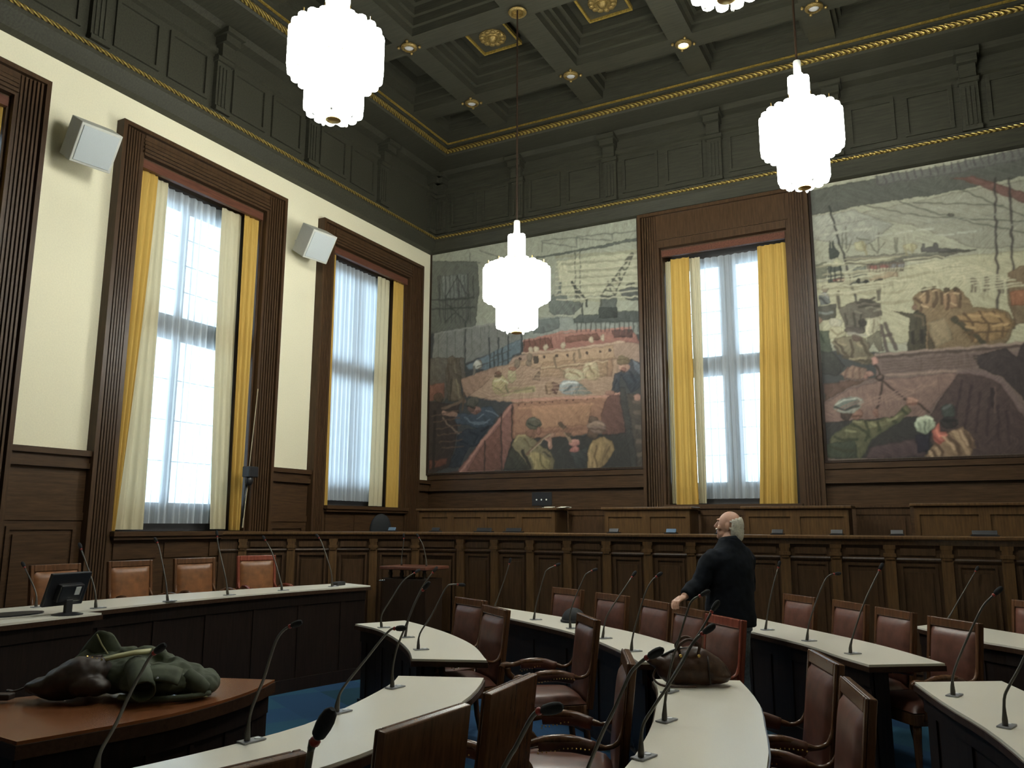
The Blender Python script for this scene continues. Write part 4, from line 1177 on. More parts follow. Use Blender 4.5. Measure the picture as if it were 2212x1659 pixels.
# frieze, cove and cornice around the room
def room_loop(mb, prof):
    rings = []
    for cx, cy, sx, sy in ((XL, YB, 1, -1), (XR, YB, -1, -1), (XR, YR, -1, 1), (XL, YR, 1, 1)):
        rings.append([(cx+sx*d, cy+sy*d, z) for d, z in prof])
    rings.append(rings[0]); return mb.loft(rings, cap=False)
FR = [(0.0, ZC), (.10, ZC+.02), (.22, 6.73), (.22, 6.86), (.15, 6.90), (.15, 7.66), (.20, 7.68), (.20, 7.74), (.16, 7.76), (.16, 7.92), (.30, 7.95), (.38, 8.00), (.80, 8.03), (.83, 8.05), (.83, 8.19), (.90, 8.22), (.90, 8.80), (0, 8.80)]
fr = struct('trim_4', room_loop(MB(), FR), 'ceil')
def rope_mat():
    m, n, l, b = new_mat('gilded_rope_moulding'); b.inputs['Metallic'].default_value = .7; b.inputs['Roughness'].default_value = .36
    tc = n.new('ShaderNodeTexCoord'); mp = n.new('ShaderNodeMapping'); mp.inputs['Scale'].default_value = (9, 9, 14)
    wv = n.new('ShaderNodeTexWave'); wv.bands_direction = 'DIAGONAL'; wv.inputs['Scale'].default_value = 1.0; wv.inputs['Distortion'].default_value = 1.5
    l.new(tc.outputs['Object'], mp.inputs['Vector']); l.new(mp.outputs['Vector'], wv.inputs['Vector'])
    r = n.new('ShaderNodeValToRGB'); r.color_ramp.elements[0].color = (.16, .10, .03, 1); r.color_ramp.elements[0].position = .25; r.color_ramp.elements[1].color = (.55, .40, .11, 1); r.color_ramp.elements[1].position = .5
    l.new(wv.outputs['Fac'], r.inputs['Fac']); l.new(r.outputs['Color'], b.inputs['Base Color'])
    bp = n.new('ShaderNodeBump'); bp.inputs['Strength'].default_value = .8; bp.inputs['Distance'].default_value = .02
    l.new(wv.outputs['Fac'], bp.inputs['Height']); l.new(bp.outputs['Normal'], b.inputs['Normal']); return m
M['rope'] = rope_mat()
def bead(c, r, n=8): return [(c[0]+r*math.cos(2*PI*k/n), c[1]+r*math.sin(2*PI*k/n)) for k in range(n)]
struct('trim_5', room_loop(MB(), bead((.232, 6.80), .024)), 'rope', smooth=True)
struct('trim_6', room_loop(MB(), bead((.85, 8.09), .040)), 'rope', smooth=True)
struct('trim_7', room_loop(MB(), [(.89, 8.185), (.915, 8.185), (.915, 8.21), (.89, 8.21)]), 'gold')
GX = [-6.19, -4.46, -2.735, -1.0, .73, 2.46]
GY = [10.22, 8.49, 6.76, 5.03, 3.30, 1.57, -.16, -1.89, -3.62]
def pilaster(c, wall):
    m_ = MB()
    wb(m_, wall, c-.11, c+.11, .145, .215, 6.87, 7.66)
    for k in range(3): wb(m_, wall, c-.075+k*.055, c-.045+k*.055, .215, .23, 6.95, 7.5)
    wb(m_, wall, c-.12, c+.12, .145, .25, 6.87, 6.93)
    wb(m_, wall, c-.13, c+.13, .145, .25, 7.56, 7.62); wb(m_, wall, c-.10, c+.10, .145, .28, 7.62, 7.80)
    wb(m_, wall, c-.12, c+.12, .145, .36, 7.80, 7.90); wb(m_, wall, c-.15, c+.15, .145, .42, 7.90, 7.97)
    m_.build('pilaster', 'ceil', fr)
for x in GX: pilaster(x, 'B')
for y in GY[:6]: pilaster(y, 'L')
pilaster(-7.78, 'B'); pilaster(11.68, 'L')
mb = MB()
def frame4(mb, wall, u0, u1, n0, n1, z0, z1, t):
    wb(mb, wall, u0, u1, n0, n1, z1-t, z1); wb(mb, wall, u0, u1, n0, n1, z0, z0+t); wb(mb, wall, u0, u0+t, n0, n1, z0+t, z1-t); wb(mb, wall, u1-t, u1, n0, n1, z0+t, z1-t)
for a, b in zip([-7.78]+GX, GX+[XR-.5]):
    mid = (a+b)/2
    for u0, u1 in ((a+.2, mid-.06), (mid+.06, b-.2)): frame4(mb, 'B', u0, u1, .145, .18, 6.98, 7.60, .05)
for a, b in zip(GY[1:6], GY[0:5]):
    mid = (a+b)/2
    for u0, u1 in ((a+.2, mid-.06), (mid+.06, b-.2)): frame4(mb, 'L', u0, u1, .145, .18, 6.98, 7.60, .05)
mb.build('frieze_panel_moulding', 'ceil', fr)
# coffered ceiling
mb = MB().box(XL-.5, XR+.5, YR-.5, YB+.5, 8.80, 8.95)
X0, X1, Y0, Y1 = XL+.9, XR-.9, YR+.9, YB-.9
bw = .17
for y in GY: mb.box(X0, X1, y-bw, y+bw, 8.30, 8.80)
ys = [Y1]+GY+[Y0]
for x in GX:
    for a, b in zip(ys, ys[1:]):
        t0 = b+(bw if b != Y0 else 0); t1 = a-(bw if a != Y1 else 0)
        mb.box(x-bw, x+bw, t0, t1, 8.30, 8.80)
xs = [X0]+GX+[X1]
for i in range(len(xs)-1):
    for j in range(len(ys)-1):
        a = xs[i]+(bw if i else 0); b = xs[i+1]-(bw if i+1 < len(xs)-1 else 0); d = ys[j]-(bw if j else 0); c = ys[j+1]+(bw if j+1 < len(ys)-1 else 0)
        for k, (t, z) in enumerate(((.05, 8.42), (.10, 8.54), (.17, 8.66))):
            mb.box(a, b, c, c+t, z, 8.8); mb.box(a, b, d-t, d, z, 8.8); mb.box(a, a+t, c+t, d-t, z, 8.8); mb.box(b-t, b, c+t, d-t, z, 8.8)
struct('ceiling', mb, 'ceil')
def ceiling_rosette(x, y, label):
    t = local_thing('ceiling_rosette', label, 'ceiling rosette', (x, y, 8.8), 0, 'gilded rosettes in the ceiling coffers')
    MB().box(-.30, .30, -.30, .30, -.12, 0).build('panel', 'ceil', t)
    f = MB()
    for sg in (-1, 1): f.box(-.32, .32, sg*.31-.015, sg*.31+.015, -.15, -.10); f.box(sg*.31-.015, sg*.31+.015, -.295, .295, -.15, -.10)
    f.build('gilded_frame', 'gold', t)
    r = MB().lathe([(.20, -.12), (.20, -.135), (.17, -.15), (.14, -.135), (.11, -.16), (.07, -.15), (.05, -.19), (.02, -.205)], 24)
    for k in range(12): r.ell((.155*math.cos(k*PI/6), .155*math.sin(k*PI/6), -.145), (.045, .045, .022), n=8, m=5)
    r.build('rosette', 'rosegold', t, smooth=True)
ceiling_rosette(-5.325, 9.355, 'gilded flower rosette in a square gold frame, the left and lower of the two visible')
ceiling_rosette(-3.60, 9.355, 'gilded flower rosette in a square gold frame, cut off at the top edge')
def ceiling_spot(x, y, label, lit=False):
    t = local_thing('ceiling_spot', label, 'ceiling spotlight', (x, y, 8.30), 0, 'small round spots at the ceiling beam crossings')
    MB().lathe([(.10, 0), (.115, -.01), (.115, -.03), (.09, -.05), (.075, -.05), (.075, -.012), (.07, -.012)], 20).build('ring', 'rosegold', t, smooth=True)
    l_ = MB().ell((0, 0, -.02), (.07, .07, .03), n=14, m=8).build('lens', 'spotlit' if lit else 'lens', t, smooth='all')
    for k in range(4):
        g = k*PI/2+.4; MB().ell((.15*math.cos(g), .15*math.sin(g), -.02), (.024, .024, .024), n=8, m=6).build('knob', 'rosegold', t, smooth='all')
ceiling_spot(-6.19, 10.22, 'round ceiling spot nearest the far left corner of the gilded cornice')
ceiling_spot(-4.46, 10.22, 'round ceiling spot above and to the right of the lowest hanging lamp')
ceiling_spot(-2.735, 10.22, 'brightly glinting round ceiling spot in the upper middle of the ceiling', True)
ceiling_spot(-1.0, 10.22, 'round ceiling spot above the right-hand hanging lamp near the top edge')
ceiling_spot(-6.19, 8.49, 'round ceiling spot just right of the big left-hand hanging lamp')

# ------------------------------------------------------------------ gallery behind the curved partition
struct('floor', MB().box(XL+.06, XR-.06, 9.35, YB-.04, 0, .72), 'oak_deep')
RP = catmull([(-8.03, 7.32, 0), (-7.83, 7.66, 0), (-7.36, 8.15, 0), (-6.94, 8.50, 0), (-6.49, 8.74, 0), (-6.02, 8.93, 0), (-5.5, 9.0, 0), (-5.0, 9.0, 0)], 5)
RP = [(p.x, min(p.y, 9.0)) for p in RP]+[(-3.5, 9.0), (-1.5, 9.0), (.5, 9.0), (2.5, 9.0), (XR-.12, 9.0)]
part = thing('panelled_partition', 'long brown oak panelled partition with flat top rail and pilasters, curving to left wall', 'partition', (-3, 9, 0))
sweep(MB(), RP, [(0, 0), (0, 1.44), (.12, 1.44), (.12, 0)]).build('panel_wall', 'oak', part)
sweep(MB(), RP, [(-.075, 1.49), (-.085, 1.50), (-.085, 1.52), (-.07, 1.53), (.32, 1.53), (.32, 1.50), (.10, 1.49)]).build('top_rail', 'oak_mid', part)
sweep(MB(), RP, [(-.045, 1.44), (-.06, 1.49), (.10, 1.49), (.10, 1.44)]).build('cornice_moulding', 'oak', part)
sweep(MB(), RP, [(-.03, 0), (-.03, .14), (-.012, .16), (-.001, .16), (-.001, 0)]).build('base_moulding', 'oak', part)
sweep(MB(), RP, [(-.022, 1.285), (-.03, 1.30), (-.022, 1.315), (-.001, 1.315), (-.001, 1.285)]).build('frieze_moulding', 'oak', part)
PIL = [(-7.90, 7.57), (-7.50, 8.02), (-7.10, 8.37), (-6.66, 8.66), (-6.15, 8.89)]+[(-5.52+.5*i, 9.0) for i in range(21)]
def tangent(p):
    k = min(range(len(RP)), key=lambda i: (RP[i][0]-p[0])**2+(RP[i][1]-p[1])**2); k = min(max(k, 1), len(RP)-2)
    if p[0] > -5.3: return 0.0
    a, b = RP[k-1], RP[k+1]; return math.atan2(b[1]-a[1], b[0]-a[0])
for p in PIL:
    a = tangent(p); R = rotm('Z', a); c = Vector((p[0], p[1], 0)); nrm = R @ Vector((0, -1, 0))
    m_ = MB()
    def bx(hw, n0, n1, z0, z1): m_.obox(c+nrm*(n0+n1)/2+Vector((0, 0, (z0+z1)/2)), (hw, (n1-n0)/2, (z1-z0)/2), R)
    bx(.05, .0, .038, .165, 1.36); bx(.055, .0, .05, 1.40, 1.44); bx(.045, .0, .045, 1.36, 1.40); bx(.058, .0, .06, 1.325, 1.36); bx(.04, .038, .052, 1.30, 1.325)
    m_.build('pilaster', 'oak_mid', part)
for p, q in zip(PIL, PIL[1:]):
    a = math.atan2(q[1]-p[1], q[0]-p[0]); R = rotm('Z', a); c = Vector(((p[0]+q[0])/2, (p[1]+q[1])/2, 0)); nrm = R @ Vector((0, -1, 0)); hw = (Vector(q)-Vector(p)).length/2-.085
    if abs(a) > .05: c += nrm*.012
    m_ = MB()
    for du, z0, z1, h in ((0, 1.235, 1.262, hw), (0, .22, .245, hw), (-hw+.012, .245, 1.235, .012), (hw-.012, .245, 1.235, .012)):
        m_.obox(c+R @ Vector((du, 0, 0))+nrm*.008+Vector((0, 0, (z0+z1)/2)), (h, .010, (z1-z0)/2), R)
    m_.obox(c+nrm*.004+Vector((0, 0, .74)), (hw-.05, .006, .44), R)
    m_.obox(c+nrm*.006+Vector((0, 0, 1.375)), (hw-.01, .008, .035), R)
    m_.build('raised_panel', 'oak', part)
# back row of gallery desks
def gallery_desk(x0, x1, label, n, y=10.45, zt=1.865):
    t = thing('gallery_desk', label, 'gallery desk', (x0, y, .72), 0, 'panelled desks on the gallery')
    MB().box(x0+.02, x1-.02, y, y+.05, .72, zt-.035).build('front_panel', 'oak_mid', t)
    m_ = MB(); w_ = (x1-x0-.04)/n
    for k in range(n+1):
        c = x0+.02+w_*k; m_.box(max(x0+.02, c-.055), min(x1-.02, c+.055), y-.016, y, .72, zt-.13)
    m_.box(x0+.02, x1-.02, y-.016, y, zt-.13, zt-.035)
    m_.build('panel_frame', 'oak_mid', t)
    MB().box(x0-.02, x1+.02, y-.05, y+.45, zt-.035, zt).build('desktop', 'oak_mid', t, bevel=.008)
    for xx in (x0+.02, x1-.05): MB().box(xx, xx+.03, y+.05, y+.42, .72, zt-.035).build('end_panel', 'oak', t)
gallery_desk(-7.20, -4.85, 'low panelled gallery desk left of the dark gap, a screen standing on it', 4)
gallery_desk(-4.14, -2.92, 'short panelled gallery desk below the left half of the far curtained window', 2)
gallery_desk(-2.26, -1.00, 'short panelled gallery desk below the right curtain of the far window', 2)
gallery_desk(-.34, 3.2, 'long panelled gallery desk below the right-hand mural at the picture edge', 5, zt=1.885)
mb = MB()
for a, b in ((-4.82, -4.17), (-2.89, -2.29), (-.97, -.37)):
    mb.box(a, b, 10.80, 10.85, .72, 1.845); mb.box(a-.0, b+.0, 10.77, 10.98, 1.845, 1.87)
    mb.box(a+.06, b-.06, 10.785, 10.80, .9, 1.70); mb.box(a, b, 10.79, 10.80, 1.76, 1.84)
struct('trim_8', mb, 'oak')

# ------------------------------------------------------------------ murals
def raster(text, u0, z0, u1, z1, cell):
    W_ = int((u1-u0)/cell)+1; H_ = int((z1-z0)/cell)+1
    U, Z = np.meshgrid(u0+np.arange(W_)*cell, z0+np.arange(H_)*cell)
    rng = np.random.default_rng(3)
    def smooth(a, k):
        for ax in (0, 1):
            a = sum(np.roll(a, d, ax) for d in range(-k, k+1))/(2*k+1)
        return a
    wob = smooth(smooth(rng.normal(size=U.shape), 3), 3); wob *= .006/wob.std()
    wob2 = smooth(smooth(rng.normal(size=U.shape), 3), 3); wob2 *= .006/wob2.std()
    UU, ZZ = U+wob, Z+wob2
    img = np.full(U.shape+(3,), .05)
    def drag(a, dx, dz, k): return sum(np.roll(np.roll(a, d*dx, 1), d*dz, 0) for d in range(-k, k+1))
    b1 = drag(rng.normal(size=U.shape), 1, 1, 7); b2 = drag(rng.normal(size=U.shape), 2, -1, 6); b3 = drag(rng.normal(size=U.shape), 0, 1, 8)
    pick = smooth(smooth(rng.normal(size=U.shape), 14), 14); bru = np.where(pick > .006, b1/b1.std(), np.where(pick < -.006, b2/b2.std(), b3/b3.std()))
    for a in text:
        col = np.array(s2l(a[1:4])); col = .72*col+.28*col.mean(); wd = a[4]/100
        pts = np.array(a[5:], dtype=float).reshape(-1, 2)/100
        pad_ = wd+.06
        i0 = max(0, int((pts[:, 0].min()-pad_-u0)/cell)); i1 = min(W_, int((pts[:, 0].max()+pad_-u0)/cell)+2)
        j0 = max(0, int((pts[:, 1].min()-pad_-z0)/cell)); j1 = min(H_, int((pts[:, 1].max()+pad_-z0)/cell)+2)
        if i1 <= i0 or j1 <= j0: continue
        x = UU[j0:j1, i0:i1]; y = ZZ[j0:j1, i0:i1]
        if a[0] == 0:
            ins = np.zeros(x.shape, bool); n = len(pts)
            for k in range(n):
                (xa, ya), (xb, yb) = pts[k], pts[(k+1) % n]
                if ya == yb: continue
                c = ((ya > y) != (yb > y)) & (x < (xb-xa)*(y-ya)/(yb-ya)+xa); ins ^= c
            al = ins*.94
            ex = max(.02, pts[:, 0].max()-pts[:, 0].min()); ez = max(.02, pts[:, 1].max()-pts[:, 1].min())
            big = min(1, .9/max(ex, ez))
            mod = 1+big*(.30*((y-pts[:, 1].min())/ez-.5)-.22*((x-pts[:, 0].min())/ex-.5))+.10*bru[j0:j1, i0:i1]
            con = np.full(x.shape, 9.0)
            for k in range(n):
                (xa, ya), (xb, yb) = pts[k], pts[(k+1) % n]
                L2 = max(1e-9, (xb-xa)**2+(yb-ya)**2); t = np.clip(((x-xa)*(xb-xa)+(y-ya)*(yb-ya))/L2, 0, 1)
                con = np.minimum(con, np.hypot(x-xa-t*(xb-xa), y-ya-t*(yb-ya)))
            mod = mod*(1-.38*np.exp(-(con/.014)**2)*ins)
            mod += ins*big*.10*np.sin(x*41+y*29+3*bru[j0:j1, i0:i1]*.3)
        else:
            al = np.zeros(x.shape)
            for (xa, ya), (xb, yb) in zip(pts, pts[1:]):
                L2 = max(1e-9, (xb-xa)**2+(yb-ya)**2); t = np.clip(((x-xa)*(xb-xa)+(y-ya)*(yb-ya))/L2, 0, 1)
                d = np.hypot(x-xa-t*(xb-xa), y-ya-t*(yb-ya)); al = np.maximum(al, np.clip((wd/2+.006-d)/.012, 0, 1)*.9)
        if a[0] == 1: mod = 1+.10*bru[j0:j1, i0:i1]
        c = col[None, None, :]*np.clip(mod, .3, 1.7)[..., None]
        img[j0:j1, i0:i1] = img[j0:j1, i0:i1]*(1-al[..., None])+c*al[..., None]
    for ax in (0, 1):
        img = (np.roll(img, 1, ax)+2*img+np.roll(img, -1, ax))/4
    return np.clip(img, .004, 1), U, Z
MURAL_GAIN = 1.08
def mural(name, label, text, u0, z0, u1, z1):
    t = thing(name, label, 'mural painting', ((u0+u1)/2, YB, z0), 0, None)
    cell = .0095
    img, U, Z = raster(text, u0, z0, u1, z1, cell); h, w_ = U.shape
    Z = np.minimum(Z, z1); U = np.minimum(U, u1)
    v = np.stack([U, np.full(U.shape, YB-.03), Z], -1).reshape(-1, 3)-np.array(WORLDLOC[t.name])
    idx = np.arange(h*w_).reshape(h, w_)
    f = np.stack([idx[:-1, :-1], idx[:-1, 1:], idx[1:, 1:], idx[1:, :-1]], -1).reshape(-1, 4)
    me = bpy.data.meshes.new('painted_canvas'); me.vertices.add(len(v)); me.vertices.foreach_set('co', v.ravel())
    me.loops.add(f.size); me.loops.foreach_set('vertex_index', f.ravel().astype(np.int32)); me.polygons.add(len(f))
    me.polygons.foreach_set('loop_start', (np.arange(len(f))*4).astype(np.int32)); me.polygons.foreach_set('loop_total', np.full(len(f), 4, np.int32))
    me.update(calc_edges=True); me.validate()
    ca = me.color_attributes.new('paint', 'FLOAT_COLOR', 'POINT')
    rgba = np.ones((len(v), 4), np.float32); rgba[:, :3] = np.clip(img.reshape(-1, 3)*MURAL_GAIN, 0, .9)
    ca.data.foreach_set('color', rgba.ravel())
    me.materials.append(M['paint'])
    o = bpy.data.objects.new('painted_canvas', me); COL.objects.link(o); o.parent = t
    MB().box(u0-.0, u1+.0, YB-.028, YB-.002, z0, z1).build('backing_board', 'oak_deep', t)
    m_ = MB().box(u0-.03, u0, YB-.05, YB-.002, z0-.0, z1).box(u1, u1+.03, YB-.05, YB-.002, z0, z1).box(u0-.03, u1+.03, YB-.05, YB-.002, z0-.035, z0)
    m_.build('frame', 'oak_deep', t)
mural('harbour_mural', 'tall painted mural of shipyard workers on a pink deck, left of the far window', MURAL_LEFT, XL+.035, 2.52, -4.08, ZC)
QUAY_FAR_END = [(0,142,140,120,0,150,470,330,470,330,657,150,657), (0,80,82,74,0,150,560,330,545,330,657,150,657), (0,168,162,126,0,150,380,330,380,330,500,150,500),
 (0,112,90,64,0,215,385,300,385,300,450,275,478,230,470,212,430), (0,66,60,48,0,248,400,262,455,270,480,280,455,285,395), (0,66,50,50,0,150,252,330,252,330,392,150,392),
 (1,142,118,104,5,150,392,330,400), (1,98,78,72,3,170,300,330,322), (1,62,54,52,3,290,260,310,640), (1,92,92,80,3,190,500,330,478)]
MURAL_RIGHT = MURAL_RIGHT[:1]+QUAY_FAR_END+MURAL_RIGHT[1:]
mural('harbour_mural', 'painted mural of a grey quay with horses and men, right of the far window', MURAL_RIGHT, -1.39, 2.52, 3.2, ZC)

# ------------------------------------------------------------------ curtains
def curtain(name, label, cat, wall, top, bot, z0, z1, n0, waves, amp, mat, group, pinch=None):
    rows = []; NZ = 26; NU = max(20, waves*12); rnd = random.Random(label)
    ph = [rnd.uniform(0, 6.28) for _ in range(4)]; wv = [rnd.uniform(.7, 1.3) for _ in range(4)]
    mb = MB()
    for j in range(NZ+1):
        s = j/NZ; z = z1+(z0-z1)*s
        a = top[0]+(bot[0]-top[0])*s**1.5; b = top[1]+(bot[1]-top[1])*s**1.5
        if pinch: 
            k = math.exp(-((z-pinch[0])/.5)**2)*pinch[1]; b -= k
        row = []
        for i in range(NU+1):
            u = i/NU
            d = amp*(math.sin(2*PI*waves*u+ph[0])+.45*math.sin(2*PI*waves*.53*u*wv[0]+ph[1]+s*.6)+.2*math.sin(2*PI*waves*2.1*u+ph[2]))
            d *= (.55+.45*s)
            uu = a+(b-a)*u
            row.append((XL+n0+d, uu, z) if wall == 'L' else (uu, YB-n0-d, z))
        rows.append(row)
    mb.sheet(rows)
    cx = (top[0]+top[1])/2
    o = mb.build(name, mat, None, smooth='all', loc=(XL+n0, cx, z1) if wall == 'L' else (cx, YB-n0, z1))
    tag(o, label, cat, group)
    return o
def window_curtains(wall, a0, a1, z0, spec, where):
    for kind, t0, t1, b0, b1 in spec:
        W_ = a1-a0-.08; f = lambda t: a0+.04+W_*t
        if kind[0] == 'y':
            curtain('ochre_curtain', 'ochre yellow curtain on the %s of %s' % (kind[2:], where), 'curtain', wall, (f(t0), f(t1)), (f(b0), f(b1)), z0+.005, 5.80, -.05, max(3, int((t1-t0)*W_/.075)), .024, 'yellow', 'ochre curtains')
        elif kind[0] == 'p':
            curtain('pale_curtain', 'pale cream curtain on the %s of %s' % (kind[2:], where), 'curtain', wall, (f(t0), f(t1)), (f(b0), f(b1)), z0+.02, 5.80, -.125, max(3, int((t1-t0)*W_/.09)), .018, 'pale', 'pale cream curtains')
        else:
            curtain('sheer_curtain', 'sheer white curtain over the glass of %s' % where, 'sheer curtain', wall, (f(t0), f(t1)), (f(b0), f(b1)), z0+.09, 5.80, -.225, int((t1-t0)*W_/.105), .030, 'sheer', 'sheer white curtains')
w1 = 'the tall window cut off at left'; w2 = 'the tall left-wall window between the two loudspeakers'; w3 = 'the left-wall window next to the room corner'; w4 = 'the window between the two murals'
window_curtains('L', 2.36, 4.29, 1.54, [('y left', 0, .13, 0, .1), ('p left', .10, .3, .08, .3), ('s', .16, .88, .16, .88), ('p right', .70, .9, .70, .92), ('y right', .86, 1, .90, 1)], w1)
window_curtains('L', 5.81, 7.79, 1.54, [('y left', 0, .14, 0, .05), ('p left', .13, .25, .05, .27), ('s', .10, .9, .10, .9), ('p right', .70, .88, .78, .92), ('y right', .86, 1, .90, .99)], w2)
window_curtains('L', 9.23, 11.25, 1.90, [('y left', 0, .07, 0, .09), ('s', .02, .85, .02, .85), ('p right', .68, .85, .66, .84), ('y right', .84, 1, .82, 1)], w3)
window_curtains('B', -3.71, -1.76, 1.93, [('p outer left', 0, .07, 0, .06), ('y left', .06, .22, .05, .23), ('p inner left', .21, .30, .22, .28), ('s', .20, .86, .20, .86), ('y right', .78, 1, .70, .98)], w4)

# ------------------------------------------------------------------ chandeliers
def glass_tube_mesh(L, r):
    mb = MB(); mb.lathe([(r*.55, -L/2), (r*.9, -L/2+.012), (r, -L/2+.035), (r, L/2-.035), (r*.9, L/2-.012), (r*.55, L/2)], 9)
    return mb
def make_chandelier(label, x, y, zb):
    t = local_thing('chandelier', label, 'chandelier', (x, y, zb), 0, 'tiered glass tube chandeliers')
    MB().lathe([(.012, 1.40), (.012, 8.30-zb)], 8).build('rod', 'oak_deep', t)
    MB().lathe([(.085, 8.30-zb), (.115, 8.285-zb), (.125, 8.265-zb), (.105, 8.245-zb), (.085, 8.25-zb), (.075, 8.295-zb)], 20).build('ceiling_ring', 'rosegold', t, smooth=True)
    MB().lathe([(.036, 1.27), (.04, 1.28), (.04, 1.44), (.036, 1.45)], 14).build('sleeve', 'greywhite', t, smooth=True)
    MB().lathe([(.05, 0), (.068, .008), (.068, .14), (.03, .15)], 16).build('bottom_cap', 'brass', t, smooth=True)
    MB().lathe([(.03, .15), (.03, 1.27)], 8).build('core', 'greywhite', t)
    first = {}
    def ring(n, R, zc, L, r, ph=0.0):
        for k in range(n):
            g = 2*PI*k/n+ph; key = (L, r)
            if key not in first:
                o = glass_tube_mesh(L, r).build('glass_tube', 'tube', t, smooth=True); first[key] = o
            else:
                o = first[key].copy(); COL.objects.link(o); o.parent = t
            o.location = (R*math.cos(g), R*math.sin(g), zc)
    ring(22, .375, .63, .42, .047); ring(16, .27, .63, .54, .047, .1)
    ring(13, .215, .27, .40, .047); ring(7, .115, .24, .40, .045, .2)
    ring(5, .072, 1.10, .34, .043)
    d = MB()
    for k in range(11):
        g = 2*PI*k/11; d.tube([(.375*math.cos(g), .375*math.sin(g), .84), (.375*math.cos(g), .375*math.sin(g), .89)], .006, 6)
    d.build('top_pins', 'brass', t)
    for k in range(5):
        g = 2*PI*k/5+.3; MB().ell((.17*math.cos(g), .17*math.sin(g), .045), (.016, .016, .028), n=8, m=6).build('glass_drop', 'lens', t, smooth='all')
    pl = MB().lathe([(.02, .46), (.39, .465), (.39, .472), (.02, .478)], 20); pl.lathe([(.02, .80), (.30, .805), (.30, .812), (.02, .818)], 20); pl.build('tier_plate', 'brass', t)
    return t
make_chandelier('big glowing glass tube chandelier at the top left, in front of the dark ceiling cove', -4.46, 5.03, 5.10)
make_chandelier('glowing glass tube chandelier hanging lowest, in front of the left mural', -4.46, 8.49, 3.93)
make_chandelier('glowing glass tube chandelier hanging above the far window and right mural', -1.03, 8.40, 5.08)
make_chandelier('chandelier mostly above the frame, only its bright tip showing at the top edge', -1.03, 5.00, 5.12)

# ------------------------------------------------------------------ loudspeakers
def wall_speaker(label, y, z, yaw, tilt):
    t = thing('wall_loudspeaker', label, 'loudspeaker', (XL, y, z), 0, 'pale wall loudspeakers')
    R = rotm('Z', yaw) @ rotm('Y', tilt); c = Vector((XL+.32, y, z))
    MB().obox(c, (.15, .215, .215), R).build('cabinet', 'speaker', t, bevel=.008)
    MB().obox(c+R @ Vector((.153, 0, -.0)), (.006, .188, .188), R).build('grille', 'grille', t, bevel=.004)
    MB().box(XL+.0, XL+.03, y-.07, y+.07, z-.09, z+.09).tube([(XL+.02, y, z), c-R @ Vector((.13, 0, 0))], .025, 8).build('wall_bracket', 'speaker', t)
wall_speaker('pale grey loudspeaker on the cream wall between the cut-off window and the tall window', 4.99, 5.63, -.16, .56)
wall_speaker('pale grey loudspeaker on the cream wall nearer the room corner', 8.50, 5.64, -.16, .56)

# ------------------------------------------------------------------ desks
def desk(name, label, cat, IN, OUT, z=.75, group=None, n=20, top='white_top', under='panel', inner_panel=True, thick=.048, floor_z=0, stiles=True, body=True):
    I = resample(catmull([(a, b, 0) for a, b in IN]), n); O = resample(catmull([(a, b, 0) for a, b in OUT]), n)
    mid = (I[n//2]+O[n//2])/2
    t = thing(name, label, cat, (mid.x, mid.y, floor_z), 0, group)
    W_ = sum((o-i).length for i, o in zip(I, O))/n
    def off(d, arr=None): return [i+(o-i)*(d/W_) for i, o in zip(I, O)]
    def lengthen(a, e):
        a = [p.copy() for p in a]; d0 = (a[0]-a[1]).normalized(); d1 = (a[-1]-a[-2]).normalized()
        a[0] += d0*e; a[-1] += d1*e; return a
    MB().strip(I, O, z-.014, z).build('desktop', top, t)
    MB().strip(lengthen(off(-.008), .008), lengthen(off(W_+.008), .008), z-thick, z-.0145).build('edge_moulding', 'edge', t)
    if not body: return t, I, O
    A, B = off(.045), off(.062)
    e = .04
    MB().strip(lengthen(A, -e), lengthen(B, -e), floor_z, z-thick).build('front_panel', under, t)
    if stiles:
        st = MB(); A2 = off(.035)
        for k in range(1, n-2, 3):
            p, q = A2[k], A2[k].lerp(A2[k+1], .35)
            p2, q2 = A[k], A[k].lerp(A[k+1], .35)
            st.strip([p, q], [p2, q2], floor_z+.12, z-thick-.1)
        st.strip(lengthen(off(.03), -e), lengthen(A, -e), z-thick-.1, z-thick); st.strip(lengthen(off(.02), -e), lengthen(A, -e), floor_z, floor_z+.12)
        st.build('panel_moulding', under, t)
    for k, (p, q) in enumerate(((I[0], O[0]), (I[-1], O[-1]))):
        s = ((I[1]-I[0]) if k == 0 else (I[-2]-I[-1])).normalized()
        a, b = p.lerp(q, .085/W_)+s*.045, p.lerp(q, .30)+s*.045
        MB().strip([a, b], [a+s*.03, b+s*.03], floor_z, z-thick).build('end_panel', under, t)
    return t, I, O
DG = 'curved white-topped council desks'
desk('council_desk', 'short curved white desk in front of the lectern, three microphones on it', 'desk', [(-4.74, 5.93), (-4.32, 5.72), (-3.83, 5.31), (-3.43, 4.9), (-3.2, 4.61)], [(-4.51, 6.36), (-4.09, 6.1), (-3.65, 5.78), (-3.16, 5.33), (-2.74, 4.8)], group=DG)
desk('council_desk', 'long curved white desk carrying the black hat, in the middle distance', 'desk', [(-4.66, 7.50), (-4.22, 7.31), (-3.79, 7.04), (-3.09, 6.56), (-2.74, 6.29), (-2.47, 6.03), (-2.06, 5.55), (-1.84, 5.22)], [(-4.50, 7.93), (-4.37, 7.87), (-3.39, 7.36), (-2.84, 6.95), (-2.3, 6.54), (-1.75, 5.97), (-1.41, 5.43)], group=DG)
desk('council_desk', 'curved white desk just right of the standing man', 'desk', [(-1.62, 7.25), (-1.49, 7.11), (-1.0, 6.57), (-.73, 6.14), (-.51, 5.84)], [(-1.80, 8.26), (-1.67, 8.15), (-.62, 6.97), (-.08, 6.14)], group=DG)
